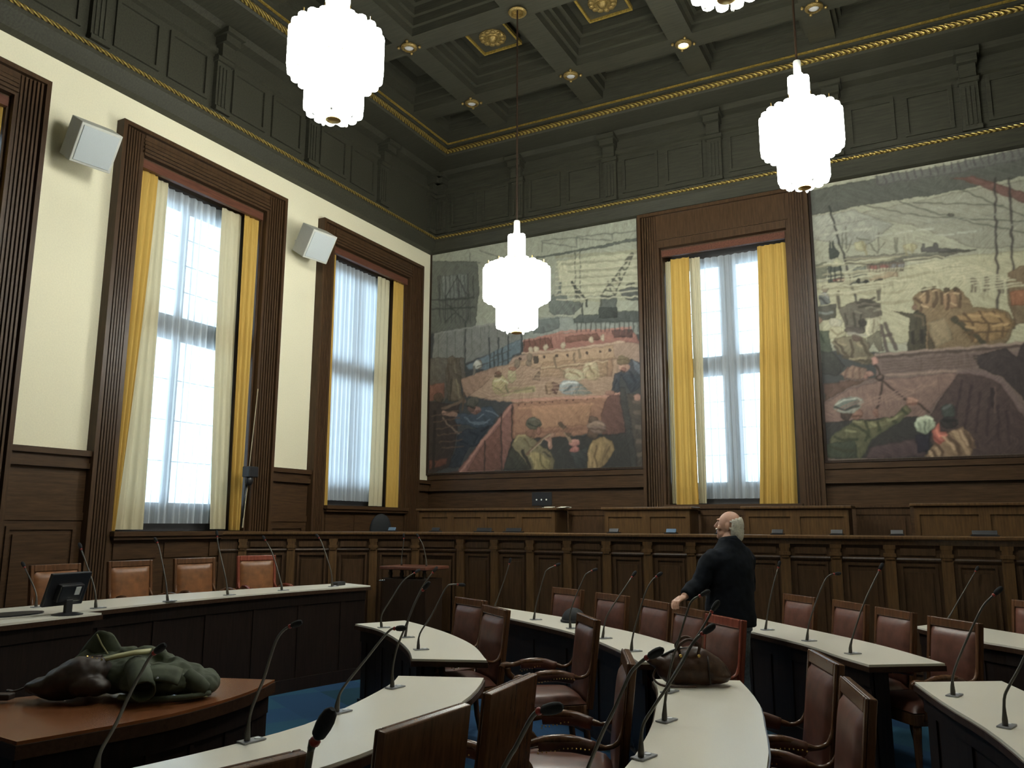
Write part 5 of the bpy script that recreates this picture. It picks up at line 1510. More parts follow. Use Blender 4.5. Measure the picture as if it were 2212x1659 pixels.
desk('council_desk', 'white desk at the right edge farthest back, partly hidden by a chair', 'desk', [(-.32, 8.21), (.13, 7.48), (.43, 7.16), (1.0, 6.3)], [(-.06, 8.72), (.20, 8.42), (.49, 8.07), (1.4, 6.9)], group=DG)
desk('council_desk', 'white desk at the right edge in the foreground with two microphones', 'desk', [(-.23, 5.34), (-.07, 4.77), (.08, 4.32), (.19, 3.85), (.30, 3.2), (.36, 2.5), (.38, 2.0)], [(.21, 5.62), (.36, 5.14), (.52, 4.5), (.66, 3.9), (.80, 3.2), (.86, 2.5), (.88, 2.0)], group=DG)
desk('council_desk', 'long curved white desk in the left foreground, dark chair backs in front of it', 'desk', [(-2.92, 4.07), (-2.81, 3.84), (-2.69, 3.43), (-2.62, 3.11), (-2.59, 2.85), (-2.62, 2.5), (-2.69, 2.14), (-2.82, 1.7), (-3.0, 1.3)], [(-2.45, 4.26), (-2.36, 4.06), (-2.25, 3.75), (-2.16, 3.35), (-2.09, 2.9), (-2.08, 2.61), (-2.12, 2.3), (-2.22, 1.85), (-2.4, 1.2)], group=DG)
desk('council_desk', 'curved white desk in the foreground carrying the brown handbag', 'desk', [(-1.57, 4.7), (-1.45, 4.42), (-1.35, 4.08), (-1.24, 3.69), (-1.15, 3.24), (-1.10, 2.85), (-1.07, 2.2), (-1.04, 1.5), (-1.02, .85)], [(-1.12, 4.9), (-1.0, 4.61), (-.88, 4.27), (-.78, 3.85), (-.70, 3.51), (-.65, 3.2), (-.60, 2.7), (-.57, 1.7), (-.57, .85)], group=DG)
# presiding desk on the dais along the left wall
struct('floor', MB().box(XL+.06, -5.98, .5, 7.25, 0, .26), 'carpet')
tD, ID, OD = desk('presiding_desk', 'long white-topped presiding desk with a dark panelled front along the left wall', 'desk', [(-5.84, 1.4), (-5.87, 2.5), (-5.89, 3.4), (-5.90, 4.11), (-5.93, 4.79), (-5.90, 5.59), (-5.81, 6.33), (-5.70, 6.88), (-5.60, 7.24)], [(-6.48, 1.4), (-6.55, 2.5), (-6.58, 3.4), (-6.60, 4.11), (-6.61, 4.79), (-6.53, 5.5), (-6.41, 6.1), (-6.24, 6.8), (-6.08, 7.40)], z=.97, n=34)
tL, IL, OL = desk('front_desk', 'white-topped front desk bearing the dark monitor at the left edge', 'desk', [(-5.58, 1.6), (-5.60, 2.6), (-5.64, 3.5), (-5.67, 4.08)], [(-5.80, 1.6), (-5.825, 2.6), (-5.85, 3.5), (-5.865, 4.06)], z=.965, n=12)
# brown table
T_IN = [(-4.55, 2.1), (-4.30, 2.57), (-4.06, 3.05), (-3.85, 3.49)]
T_OUT = [(-3.50, 1.98), (-3.42, 2.15), (-3.31, 2.55), (-3.28, 2.95), (-3.34, 3.28), (-3.47, 3.62)]
desk('side_table', 'polished red-brown wooden table with a curved edge, a coat heaped on it', 'table', [(-3.42, 2.13), (-3.335, 2.46), (-3.28, 2.78), (-3.31, 3.15), (-3.38, 3.42), (-3.47, 3.63)], [(-4.50, 2.22), (-4.30, 2.57), (-4.19, 2.80), (-4.06, 3.05), (-3.96, 3.27), (-3.85, 3.49)], top='tabletop', under='panel', thick=.07)

# ------------------------------------------------------------------ chairs
def make_chair(label, leather, woodm, group):
    t = local_thing('council_armchair', label, 'armchair', (0, 0, 0), 0, group)
    lean = math.radians(6.5)
    Rb = rotm('Y', -lean)
    def B(p): return Rb @ Vector(p) + Vector((-.225, 0, .40))      # back-local: x forward, z up along the back
    bp = MB()
    def bbox(x0, x1, y0, y1, z0, z1): bp.obox(B(((x0+x1)/2, (y0+y1)/2, (z0+z1)/2)), ((x1-x0)/2, (y1-y0)/2, (z1-z0)/2), Rb)
    bbox(-.032, 0, -.235, .235, .03, .605); bbox(0, .012, -.235, -.205, .03, .605); bbox(0, .012, .205, .235, .03, .605); bbox(0, .012, -.205, .205, .545, .605); bbox(0, .012, -.205, .205, .03, .07)
    bp.build('backrest', woodm, t, bevel=.006)
    Mx = Matrix.Translation(B((.001, 0, .3075))) @ (Rb @ Matrix(((0, 0, 1), (1, 0, 0), (0, 1, 0)))).to_4x4()
    MB().pad(.408, .472, .032, N=12, pw=6, M_=Mx).build('back_pad', leather, t, smooth='all')
    # seat
    rows = []; N = 16
    def se(u, v):        # D shaped plan
        x = -.22+.48*u; hw = .215+.055*u-.09*max(0, u-.75)**1.2*2; return x, v*hw
    top = []
    for i in range(N+1):
        u = i/N; row = []
        for j in range(N+1):
            v = -1+2*j/N; x, y = se(u, v); z = .465+.062*((1-abs(v)**5)*(1-abs(2*u-1)**6))**.5; row.append((x, y, z))
        top.append(row)
    st = MB().sheet([r[::-1] for r in top]); st.sheet([[(p[0], p[1], .458) for p in r] for r in (top[0], top[-1])])
    st.build('seat_cushion', leather, t, smooth='all')
    fr_ = MB(); edge = [se(u/8, -1) for u in range(9)]+[se(1, v/4) for v in range(-3, 4)]+[se(u/8, 1) for u in range(8, -1, -1)]
    fr_.prism([(x*1.0, y*1.0) for x, y in edge], .385, .46); fr_.build('seat_frame', woodm, t, bevel=.006)
    for sg in (-1, 1):
        a = MB(); pts = catmull([(.265, sg*0.250, 0.631), (.25, sg*0.253, 0.648), (.18, sg*0.255, 0.648), (.10, sg*0.252, 0.666), (-.02, sg*0.245, 0.668), (-.10, sg*0.235, 0.648), (-.17, sg*0.220, 0.631), (-.225, sg*0.221, 0.648), (-.252, sg*0.215, 0.691), (-.262, sg*0.210, 0.726)], 3)
        rr = [.020+.010*math.exp(-((p.x-.03)/.11)**2)+(.006 if p.x > .22 else 0)-(.006 if p.x < -.15 else 0) for p in pts]
        a.tube(pts, rr, 8, flat=.8); a.build('armrest', woodm, t, smooth='all')
        pd = MB(); pp = [p for p in pts if -.13 < p.x < .14]
        pd.tube([p+Vector((0, 0, -.012-.004*math.sin(PI*i/(len(pp)-1)))) for i, p in enumerate(pp)], [.0255+.004*math.sin(PI*i/(len(pp)-1)) for i in range(len(pp))], 12, flat=1.28); pd.build('arm_pad', leather, t, smooth='all')
        for s2 in (-1, 1):
            nl = MB()
            for k in range(14):
                q = pp[min(len(pp)-1, int(k*(len(pp)-1)/13+.5))]
                nl.ell((-.12+.25*k/13, q.y+s2*.0265, q.z-.030), (.0042, .0042, .0042), n=5, m=4)
            nl.build('nail_row', 'brass', t)
        pst = MB().tube(catmull([(.225, sg*.252, .63), (.218, sg*.252, .59), (.178, sg*.250, .55), (.165, sg*.248, .49), (.18, sg*.246, .41)], 4), [.025]*5+[.023]*7+[.024]*5, 8, flat=1); pst.build('arm_support', woodm, t, smooth='all')
        lg = MB().tube([(.215, sg*.20, .40), (.22, sg*.20, .30), (.222, sg*.20, .12), (.222, sg*.20, 0)], [.027, .026, .02, .017], 8); lg.build('leg', woodm, t, smooth='all')
        rl = MB().tube([(-.215, sg*.205, .46), (-.215, sg*.205, .36), (-.235, sg*.205, .18), (-.275, sg*.205, 0)], [.022, .024, .021, .018], 8); rl.build('leg', woodm, t, smooth='all')
    return t
CG = 'wooden leather armchairs of the council chamber'
PROTO = {}
def place_chair(kind, cx, cy, ang, label, floor_z=0, face=0):
    # (cx, cy): centre of the back's top edge in plan, ang: direction the chair faces
    lm, wm = {'dark': ('leather', 'chairwood'), 'red': ('leather', 'chairred'), 'tan': ('tan', 'chairwood'), 'tanred': ('tan', 'chairred')}[kind]
    if kind not in PROTO: o = PROTO[kind] = make_chair(label, lm, wm, CG)
    else: o = copy_tree(PROTO[kind])
    o['label'] = label; d = .285
    o.location = (cx+d*math.cos(ang), cy+d*math.sin(ang), floor_z); o.rotation_euler = (0, 0, ang)
    return o
def chair_lr(kind, left, right, label, back=False, floor_z=0):
    cx, cy = (left[0]+right[0])/2, (left[1]+right[1])/2; a = math.atan2(right[1]-left[1], right[0]-left[0])
    return place_chair(kind, cx, cy, a+(PI/2 if back else -PI/2), label, floor_z)
def lra(kind, left, ang, label, w_=.465, **kw):
    return chair_lr(kind, left, (left[0]+w_*math.cos(math.radians(ang)), left[1]+w_*math.sin(math.radians(ang))), label, **kw)
lra('dark', (-3.885, 6.235), -27, 'brown leather armchair with a bright window glint on its back, behind the short curved desk')
chair_lr('dark', (-3.33, 5.75), (-2.94, 5.45), 'brown leather armchair at the right end of the short curved desk, overlapping the glinting chair')
chair_lr('dark', (-3.61, 7.68), (-3.21, 7.48), 'worn purplish leather armchair behind the black hat, a dark stain on its back')
lra('dark', (-2.98, 7.29), -31, 'brown leather armchair right of the stained one behind the hat desk')
chair_lr('dark', (-2.395, 6.885), (-2.04, 6.58), 'brown leather armchair two places left of the standing man')
lra('dark', (-1.972, 6.432), -42, 'brown leather armchair under the hand of the standing man')
chair_lr('red', (-1.578, 5.968), (-1.275, 5.672), 'armchair with a reddish wooden frame in front of the standing man')
chair_lr('dark', (-1.41, 8.08), (-1.08, 7.74), 'brown leather armchair behind the desk right of the man, leftmost of that row')
chair_lr('dark', (-.92, 7.64), (-.63, 7.28), 'brown leather armchair second from the left in the row right of the man')
chair_lr('dark', (-.55, 7.15), (-.27, 6.78), 'brown leather armchair third from the left in the row right of the man')
lra('dark', (-.17, 6.62), -49, 'brown leather armchair at the near right end of the row right of the man')
lra('dark', (.45, 8.42), -48, 'brown leather armchair cut off by the right edge of the picture, far back')
chair_lr('dark', (-2.42, 5.56), (-2.13, 5.20), 'armchair facing left in the aisle, both padded arms and leather seat in view')
chair_lr('dark', (-1.53, 4.09), (-1.34, 3.66), 'armchair facing left in the middle foreground with nail-studded arms and a worn leather seat')
chair_lr('dark', (-.68, 4.54), (-.50, 4.12), 'armchair behind the handbag desk, the farther of the two at lower right')
chair_lr('dark', (-.45, 3.82), (-.31, 3.37), 'armchair behind the handbag desk, the nearer of the two at lower right')
chair_lr('dark', (-1.605, 2.785), (-1.64, 3.245), 'armchair seen from behind with a bright top edge, right of the left foreground desk', back=True)
chair_lr('dark', (-1.615, 2.14), (-1.585, 2.60), 'armchair seen from behind at the bottom centre, dark wide back against the white desk', back=True)
chair_lr('dark', (-1.78, 1.41), (-1.67, 1.86), 'armchair seen from behind, only its top edge showing at the bottom left', back=True)
for k, (kind, x, y, a, lb) in enumerate([('tan', -7.19, 4.68, -.02, 'tan leather armchair behind the dark monitor at the presiding desk'), ('tan', -7.27, 5.51, -.10, 'tan leather armchair second from the left at the presiding desk'), ('tan', -7.24, 6.28, -.22, 'tan leather armchair third from the left at the presiding desk'), ('tanred', -7.22, 7.16, -.38, 'tan leather armchair with a reddish frame, rightmost at the presiding desk')]):
    place_chair(kind, x, y, a, lb, floor_z=.26)

# ------------------------------------------------------------------ microphones
def microphone(label, pts, plate=True, turn=0.0):
    pts = [(pts[0][0], pts[0][1], pts[0][2]+.0015)]+list(pts[1:])
    t = thing('gooseneck_microphone', label, 'microphone', pts[0], 0, 'gooseneck microphones on the desks')
    c = catmull(pts, 4); x, y, z = pts[0]
    d = [0]
    for a, b in zip(c, c[1:]): d.append(d[-1]+(b-a).length)
    L = d[-1]; body = [p for p, s in zip(c, d) if s < L-.045]+[c[-1].lerp(c[-2], 0)]
    k = next(i for i, s in enumerate(d) if s >= L-.055); neck = c[:k+1]; dn = d[:k+1]
    rad = [(.0125 if s < .03 else .0125-.006*min(1, (s-.03)/.05)) for s in dn]; rad = [r*(1-.18*s/L) for r, s in zip(rad, dn)]
    MB().tube(neck, rad, 8).build('gooseneck', 'stem', t, smooth='all')
    e = neck[-1]; ax = (c[-1]-neck[-2]).normalized()
    q = Vector((0, 0, 1)).rotation_difference(ax).to_matrix()
    MB().lathe([(.0065, -.003), (.0088, 0), (.0088, .006), (.0065, .009)], 10, e, q).build('light_ring', 'redring', t, smooth=True)
    MB().lathe([(.006, .010), (.0115, .016), (.0135, .032), (.0135, .045), (.011, .058), (.005, .065)], 12, e, q).build('windscreen', 'foam', t, smooth=True)
    if plate:
        R = rotm('Z', turn); p = MB().obox(Vector((x, y, z+.003))+R @ Vector((0, .022, 0)), (.028, .052, .003), R).build('base_plate', 'plate', t)
        cc = Vector((x, y, z))+R @ Vector((0, .05, 0))
        MB().lathe([(.013, .006), (.013, .008), (.011, .0095)], 12, cc).build('button', 'button', p)
    return t
ML = {
 'd1': 'microphone on the presiding desk left of the dark monitor', 'd2': 'microphone on the presiding desk just right of the dark monitor', 'd3': 'microphone on the presiding desk between the second and third tan chairs',
 'd4': 'tallest looking microphone on the presiding desk, before the third and fourth tan chairs', 'd5': 'microphone on the presiding desk crossing the rightmost tan chair', 'd6': 'microphone at the right end of the presiding desk beside the small black box',
 'a1': 'microphone on the short curved desk, nearest its left tip', 'a2': 'microphone in the middle of the short curved desk', 'a3': 'microphone on the short curved desk with a level bent top, rightmost of three',
 'f1': 'microphone at the far end of the left foreground desk, beside the short curved desk', 'f2': 'microphone leaning right over blue carpet, its black tip before the short curved desk', 'f3': 'microphone before the dark presiding desk front, beside the brown table end', 'f4': 'microphone crossing in front of the heaped coat at lower left',
 'b0': 'microphone whose foot is hidden behind two chairs at the left end of the hat desk', 'b1': 'microphone on the hat desk left of the black hat', 'b2': 'microphone standing right in front of the black hat', 'b3': 'microphone on the hat desk, second to the right of the hat', 'b4': 'microphone on the hat desk nearest the handbag',
 'c1': 'microphone just right of the standing man', 'c2': 'microphone with a sharply bent top on the desk right of the man', 'c3': 'microphone nearest the near corner of the desk right of the man',
 'h1': 'microphone on the far desk at the right edge, its foot behind a chair', 'e1': 'tall microphone on the right edge foreground desk, left of its pair', 'e2': 'microphone on the right edge foreground desk leaning out of the picture',
 'g1': 'microphone rising behind the brown handbag to the height of the jacket hem', 'g2': 'microphone on the handbag desk whose tip crosses the reddish chair top', 'g3': 'nearest microphone standing on the handbag desk, base plate near the bottom edge',
 'g4': 'microphone at bottom centre with a black tip left of the handbag', 'g5': 'microphone at bottom centre with its dark tip over the studded armrest', 'g6': 'closest microphone with a large black head and red ring at the bottom'}
for k, pts in MIC_LINES.items():
    turn = {'d': .0, 'a': -.7, 'f': -.15, 'b': -.75, 'c': -.75, 'h': -.75, 'e': -.3, 'g': -.25}[k[0]]
    microphone(ML[k], pts, True, turn)

# ------------------------------------------------------------------ things on the desks
# monitor seen from behind
t = thing('monitor', 'dark flat monitor seen from behind with a white sticker, at the left edge', 'monitor', (-5.76, 3.88, .965))
R = rotm('Z', .12); RT = R @ rotm('Y', .34)
c = Vector((-5.80, 3.87, .965))
MB().obox(c+Vector((0, 0, .185)), (.014, .17, .125), RT).build('screen_housing', 'black', t, bevel=.006)
MB().obox(c+RT @ Vector((.03, 0, 0))+Vector((0, 0, .17)), (.026, .10, .065), RT).build('back_cover', 'black', t, bevel=.01)
MB().obox(c+RT @ Vector((.058, .045, .02))+Vector((0, 0, .17)), (.002, .022, .03), RT).build('sticker', 'sticker', t)
MB().obox(c+R @ Vector((.03, 0, .055)), (.015, .028, .055), R).build('stand', 'black', t, bevel=.004)
MB().lathe([(.105, 0), (.105, .006), (.06, .016), (.02, .018)], 24, c+R @ Vector((.03, 0, 0))).build('foot', 'black', t, smooth=True)
# thin dark oval slab on the desktop beside the monitor
o = MB().prism([(-6.05+.13*math.cos(g)*1.0, 3.62+.24*math.sin(g)) for g in [2*PI*k/20 for k in range(20)]], .9705, .982).build('dark_oval', 'black', None, loc=(-6.05, 3.62, .9705)); tag(o, 'thin dark oval lying left of the monitor', 'writing pad')
o = MB().box(-5.94, -5.86, 7.00, 7.14, .9705, 1.01).build('conference_unit', 'black', None, loc=(-5.9, 7.07, .9705), bevel=.008); tag(o, 'small black box at the right end of the presiding desk', 'conference unit')
# hat
t = thing('hat', 'black rounded hat lying on the long white desk in the middle', 'hat', (-3.09, 7.02, .75))
def hatfn(d): return Vector((d.x, d.y, max(d.z, -.0)))
MB().ell((-3.09, 7.02, .753), (.115, .115, .125), n=20, m=12, fn=hatfn).build('crown', 'hat', t, smooth='all')
MB().lathe([(.118, 0), (.122, .004), (.122, .018), (.112, .022)], 24, (-3.09, 7.02, .752)).build('band', 'hat', t, smooth=True)

# heaped olive coat and bag on the brown table, laid out along the view
RV = Vector((.883, .470, 0)); AV = Vector((-.470, .883, 0)); OC = Vector((-3.74, 2.86, .763))
def cv(a, b, h): return OC+RV*a+AV*b+Vector((0, 0, h))
RC = Matrix((RV, AV, (0, 0, 1))).transposed()
def remesh(o, vox, tex=None, amp=0, size=.1, smooth=4, fine=0, fsize=.05):
    r = o.modifiers.new('remesh', 'REMESH'); r.mode = 'VOXEL'; r.voxel_size = vox; r.use_smooth_shade = True
    s = o.modifiers.new('smooth', 'SMOOTH'); s.iterations = smooth; s.factor = .5
    if amp:
        tx = bpy.data.textures.new(o.name+'_folds', 'CLOUDS'); tx.noise_scale = size; tx.noise_depth = 2
        d = o.modifiers.new('folds', 'DISPLACE'); d.texture = tx; d.strength = amp; d.mid_level = .5; d.texture_coords = 'LOCAL'
    if fine:
        tx = bpy.data.textures.new(o.name+'_creases', 'CLOUDS'); tx.noise_scale = fsize; tx.noise_depth = 1
        d = o.modifiers.new('creases', 'DISPLACE'); d.texture = tx; d.strength = fine; d.mid_level = .5; d.texture_coords = 'LOCAL'
    return o
coat = thing('coat', 'olive green coat heaped on the red-brown table, one sleeve end open towards the viewer', 'coat', OC)
def flat(k):
    def f(d): return Vector((d.x, d.y, d.z if d.z > -k else -k))
    return f
b_ = MB()
b_.ell(cv(.17, .06, .075), (.22, .17, .085), RC, 20, 12, flat(.072)); b_.ell(cv(-.02, .12, .085), (.20, .15, .10), RC, 20, 12, flat(.082)); b_.ell(cv(-.22, .16, .10), (.16, .11, .10), RC, 16, 10, flat(.097))
b_.ell(cv(.33, .10, .05), (.10, .14, .06), RC, 16, 10, flat(.047)); b_.tube([cv(-.30, .20, .10), cv(-.1, .2, .17), cv(.08, .15, .175), cv(.22, .10, .14), cv(.34, .06, .09)], [.05, .05, .045, .04, .035], 10)
remesh(b_.build('body', 'jacketgreen', coat), .009, True, .060, .15, 3, .020)
sl_ = MB().tube([cv(.03, .04, .14), cv(.08, -.03, .125), cv(.135, -.12, .098), cv(.18, -.20, .066)], [.06, .062, .060, .058], 14, cap=False)
sl_ = sl_.build('sleeve', 'jacketgreen', coat, smooth='all'); sl_.modifiers.new('solid', 'SOLIDIFY').thickness = .008
MB().tube([cv(.30, .0, .10), cv(.37, .0, .06), cv(.40, .02, .035)], [.05, .045, .035], 12).build('sleeve', 'jacketgreen', coat, smooth='all')
col_ = MB()
pts = [[cv(-.42, .24, .04), cv(-.36, .22, .16), cv(-.30, .20, .24), cv(-.235, .18, .30)], [cv(-.33, .17, .04), cv(-.28, .16, .14), cv(-.25, .16, .22), cv(-.215, .16, .305)], [cv(-.20, .16, .05), cv(-.17, .15, .14), cv(-.175, .15, .22), cv(-.195, .16, .30)], [cv(-.06, .2, .08), cv(-.08, .2, .15), cv(-.13, .2, .20), cv(-.18, .18, .285)]]
col_.sheet(pts); c_ = col_.build('collar', 'jacketgreen', coat, smooth='all'); c_.modifiers.new('sub', 'SUBSURF').levels = 2; c_.modifiers['sub'].render_levels = 2; c_.modifiers.new('solid', 'SOLIDIFY').thickness = .018
MB().tube([cv(-.235, .135, .29), cv(-.20, .13, .235), cv(-.165, .13, .19)], .004, 6).build('collar_piping', 'zip', coat)
zr = [[cv(a, b-.012, h), cv(a, b+.02, h+.014)] for a, b, h in ((-.14, .0, .165), (-.06, .0, .185), (.02, .02, .20), (.09, .05, .205))]
z_ = MB().sheet(zr).build('zip', 'zip', coat, smooth='all'); z_.modifiers.new('solid', 'SOLIDIFY').thickness = .012
fl = MB(); fl.sheet([[cv(.10+.026*i+.006*j, -.045-.034*j-.004*(i-4)**2*.12, .158-.018*j-.0012*(i-4)**2) for i in range(9)] for j in range(4)]); fl = fl.build('pocket_flap', 'jacketgreen', coat, smooth='all'); fl.modifiers.new('solid', 'SOLIDIFY').thickness = .012
hm = MB().tube(catmull([cv(.02, -.10, .02), cv(.12, -.125, .016), cv(.25, -.11, .016), cv(.36, -.05, .016), cv(.42, .03, .016)], 4), .014, 8).build('hem', 'jacketgreen', coat, smooth='all')
MB().lathe([(.008, 0), (.006, .004)], 8, cv(.22, -.145, .118), rotm('X', 1.0)).build('snap_button', 'plate', coat)
MB().tube([cv(.33, .0, .06), cv(.35, -.02, .02), cv(.38, -.01, .006), cv(.42, .0, .005)], .0035, 6).build('drawcord', 'zip', coat)
OC = OC+Vector((0, 0, .014))
bag = thing('shoulder_bag', 'dark brown leather bag with a strap lying against the coat', 'bag', cv(-.27, 0, 0))
b_ = MB(); b_.ell(cv(-.24, -.03, .085), (.17, .11, .09), RC @ rotm('Y', -.35) @ rotm('Z', .3), 20, 12); b_.ell(cv(-.36, -.03, .045), (.13, .10, .05), RC, 18, 10, flat(.043)); b_.ell(cv(-.15, -.08, .05), (.11, .07, .055), RC, 16, 10, flat(.048))
remesh(b_.build('body', 'bagblack', bag), .010, True, .035, .13, 4, .008)
MB().tube(catmull([cv(-.22, .06, .17), cv(-.34, .05, .13), cv(-.45, .03, .06), cv(-.56, .02, .012), cv(-.62, .04, .010)], 4), .012, 8, flat=.5).build('strap', 'bagblack', bag, smooth='all')
MB().tube(catmull([cv(-.18, .09, .17), cv(-.32, .12, .15), cv(-.43, .12, .08), cv(-.50, .10, .015)], 4), .016, 8, flat=.5).build('strap', 'bagblack', bag, smooth='all')
zz = MB()
for k in range(4): zz.tube([cv(-.20+.02*k, -.02+.005*k, .172+.004*(k % 2)), cv(-.19+.025*k, -.03, .190-.006*k)], .004, 6)
zz.build('buckle', 'brass', bag)
OC = OC-Vector((0, 0, .014))
o = MB().obox(cv(-.59, -.07, .016), (.062, .03, .015), RC).build('wallet', 'bagblack', None, loc=cv(-.59, -.07, 0), bevel=.006); tag(o, 'small dark wallet at the left end of the red-brown table', 'wallet')
# brown handbag
hb = thing('handbag', 'worn brown leather handbag with two loop handles on the curved white desk', 'handbag', (-1.32, 4.62, .75))
HC = Vector((-1.325, 4.64, .756)); RH = RC @ rotm('Z', -.05)
def hv(a, b, h): return HC+RH @ Vector((a, b, h))
b_ = MB()
def hfn(d): 
    k = 1-.35*max(0, d.z)/.12
    return Vector((d.x*k, d.y*k, d.z if d.z > -.085 else -.085))
b_.ell(hv(0, 0, .088), (.205, .10, .115), RH, 22, 14, hfn); b_.ell(hv(-.17, .0, .11), (.10, .05, .035), RH @ rotm('Y', .35), 14, 8); b_.ell(hv(.14, .0, .05), (.08, .09, .05), RH, 14, 8)
remesh(b_.build('body', 'bagbrown', hb), .011, True, .018, .09)
for sg in (-1, 1):
    MB().tube(catmull([hv(-.07, sg*.05, .165), hv(-.075, sg*.055, .21), hv(-.02, sg*.06, .245), hv(.035, sg*.055, .215), hv(.03, sg*.05, .165)], 5), .008, 8).build('handle', 'bagbrown', hb, smooth='all')
for a in (-.07, .03):
    MB().lathe([(.006, -.003), (.009, 0), (.009, .003), (.006, .006)], 12, hv(a, -.075, .16), RH @ rotm('X', PI/2.4)).build('buckle', 'brass', hb)
MB().tube(catmull([hv(-.19, -.02, .10), hv(-.22, -.05, .04), hv(-.17, -.115, .008), hv(.0, -.125, .007)], 5), .006, 8).build('strap', 'bagbrown', hb, smooth='all')

MB().tube(catmull([hv(-.17, .0, .145), hv(-.08, -.01, .185), hv(.03, -.01, .188), hv(.12, .0, .15)], 5), .007, 8).build('zip', 'black', hb, smooth='all')
for a in (-.115, .085): MB().tube(catmull([hv(a, -.03, .165), hv(a-.005, -.075, .13), hv(a-.005, -.098, .07), hv(a, -.094, .015)], 4), .005, 6).build('seam', 'bagblack', hb, smooth='all')
# lectern with two microphones in front of the partition
lc = thing('lectern', 'dark wooden lectern with a wide top board before the panelled partition', 'lectern', (-5.85, 8.38, 0))
MB().box(-6.18, -5.53, 8.22, 8.58, 0, .98).build('cabinet', 'oak_deep', lc, bevel=.01)
MB().box(-6.17, -5.49, 8.14, 8.66, 1.085, 1.125).build('top_board', 'pelmet', lc, bevel=.008)
for x in (-6.10, -5.93, -5.76, -5.60): MB().lathe([(.03, .98), (.02, 1.0), (.028, 1.03), (.018, 1.06), (.03, 1.085)], 10, (x, 8.28, 0)).build('baluster', 'oak_deep', lc, smooth=True)
hd = MB().tube([(-6.13, 8.225, .955), (-6.13, 8.19, .955)], .010, 8).tube([(-6.13, 8.185, .955), (-6.23, 8.185, .945)], .009, 8); hd.build('door_lever', 'steel', lc, smooth='all')
microphone('left of two microphones on the lectern top board', [(-6.01, 8.38, 1.125), (-6.01, 8.38, 1.25), (-5.995, 8.39, 1.40), (-5.99, 8.38, 1.50)], False)
microphone('right of two microphones on the lectern top board', [(-5.64, 8.38, 1.125), (-5.65, 8.38, 1.22), (-5.70, 8.38, 1.38), (-5.77, 8.37, 1.49)], False)

# devices along the partition's rear ledge and on the gallery
dv = [(-6.75, 9.16, 'screen', 'small bluish device on the partition ledge near the corner window'), (-6.02, 9.14, 'black', 'small black device on the partition ledge above the lectern'),
      (-5.28, 9.15, 'black', 'flat dark device on the ledge below the left gallery desk, left of a pair'), (-4.85, 9.15, 'black', 'flat dark device on the ledge below the left gallery desk, right of a pair'),
      (-3.50, 9.15, 'black', 'dark device on the ledge below the second gallery desk, left one'), (-2.80, 9.15, 'screen', 'blue-grey device on the ledge, second to the left of the standing person\'s head'), (-2.22, 9.15, 'screen', 'bluish device on the ledge just left of the standing person\'s face'),
      (-1.62, 9.15, 'black', 'dark device on the ledge just right of the man\'s head'), (-1.02, 9.15, 'black', 'dark upright device on the ledge below the seam of the gallery desks'), (-.45, 9.15, 'black', 'dark device on the ledge right of the seam'), (.32, 9.15, 'black', 'long flat dark device on the ledge at the right')]
for x, y, m_, lb in dv:
    wd = .12 if 'flat' in lb else .065
    t = thing('desk_device', lb, 'desk device', (x, y, 1.53), 0, 'small devices on the partition ledge')
    MB().box(x-wd, x+wd, y-.06, y+.06, 1.53, 1.545).build('foot', 'black', t)
    MB().obox((x, y+.01, 1.562), (wd*.9, .010, .024), rotm('X', -.5)).build('display', m_, t, bevel=.004)
t = thing('desk_screen', 'dark screen standing on the left gallery desk beside papers', 'monitor', (-5.25, 10.75, 1.865))
MB().box(-5.38, -5.06, 10.73, 10.76, 1.90, 2.10).build('display', 'black', t, bevel=.006); MB().box(-5.30, -5.14, 10.66, 10.84, 1.865, 1.88).box(-5.24, -5.20, 10.76, 10.78, 1.88, 1.95).build('stand', 'black', t)
for k in range(3): MB().lathe([(.012, 0), (.012, .004)], 8, (-5.30+.08*k, 10.728, 1.99), rotm('X', PI/2)).build('lamp_dot', 'sticker', t)
for x, a, lb in ((-5.06, .2, 'white papers beside the screen on the left gallery desk'), (-4.80, -.3, 'pale sheet at the right end of the left gallery desk')):
    m_ = MB()
    for j in range(3): m_.obox((x+.01*j, 10.60+.01*j, 1.868+.006*j), (.06, .09, .0028), rotm('Z', a+.25*j))
    o = m_.build('papers', 'paper', None, loc=(x, 10.6, 1.865)); tag(o, lb, 'papers')
def swivel(label, x, y, zf, rz):
    t = local_thing('swivel_chair', label, 'chair', (x, y, zf), rz, 'dark swivel chairs on the gallery')
    MB().ell((-.18, 0, .84), (.05, .17, .22), rotm('Y', -.1), 16, 12).build('backrest', 'hat', t, smooth='all')
    MB().ell((.03, 0, .50), (.23, .23, .05), None, 16, 10).build('seat', 'hat', t, smooth='all')
    m_ = MB().tube([(0, 0, .08), (0, 0, .46)], .03, 8).tube([(-.1, 0, .5), (-.2, 0, .55), (-.215, 0, .72)], .02, 8)
    m_.build('column', 'black', t)
    for k in range(5):
        g = 2*PI*k/5; MB().tube([(0, 0, .10), (.25*math.cos(g), .25*math.sin(g), .05), (.26*math.cos(g), .26*math.sin(g), 0)], [.022, .016, .018], 8).build('leg', 'black', t)
swivel('dark rounded chair back on the gallery left of the corner window', -7.55, 9.85, .72, 2.6)
swivel('dark chair back on the gallery in front of the right mural', .62, 11.30, .85-.13, 1.2)
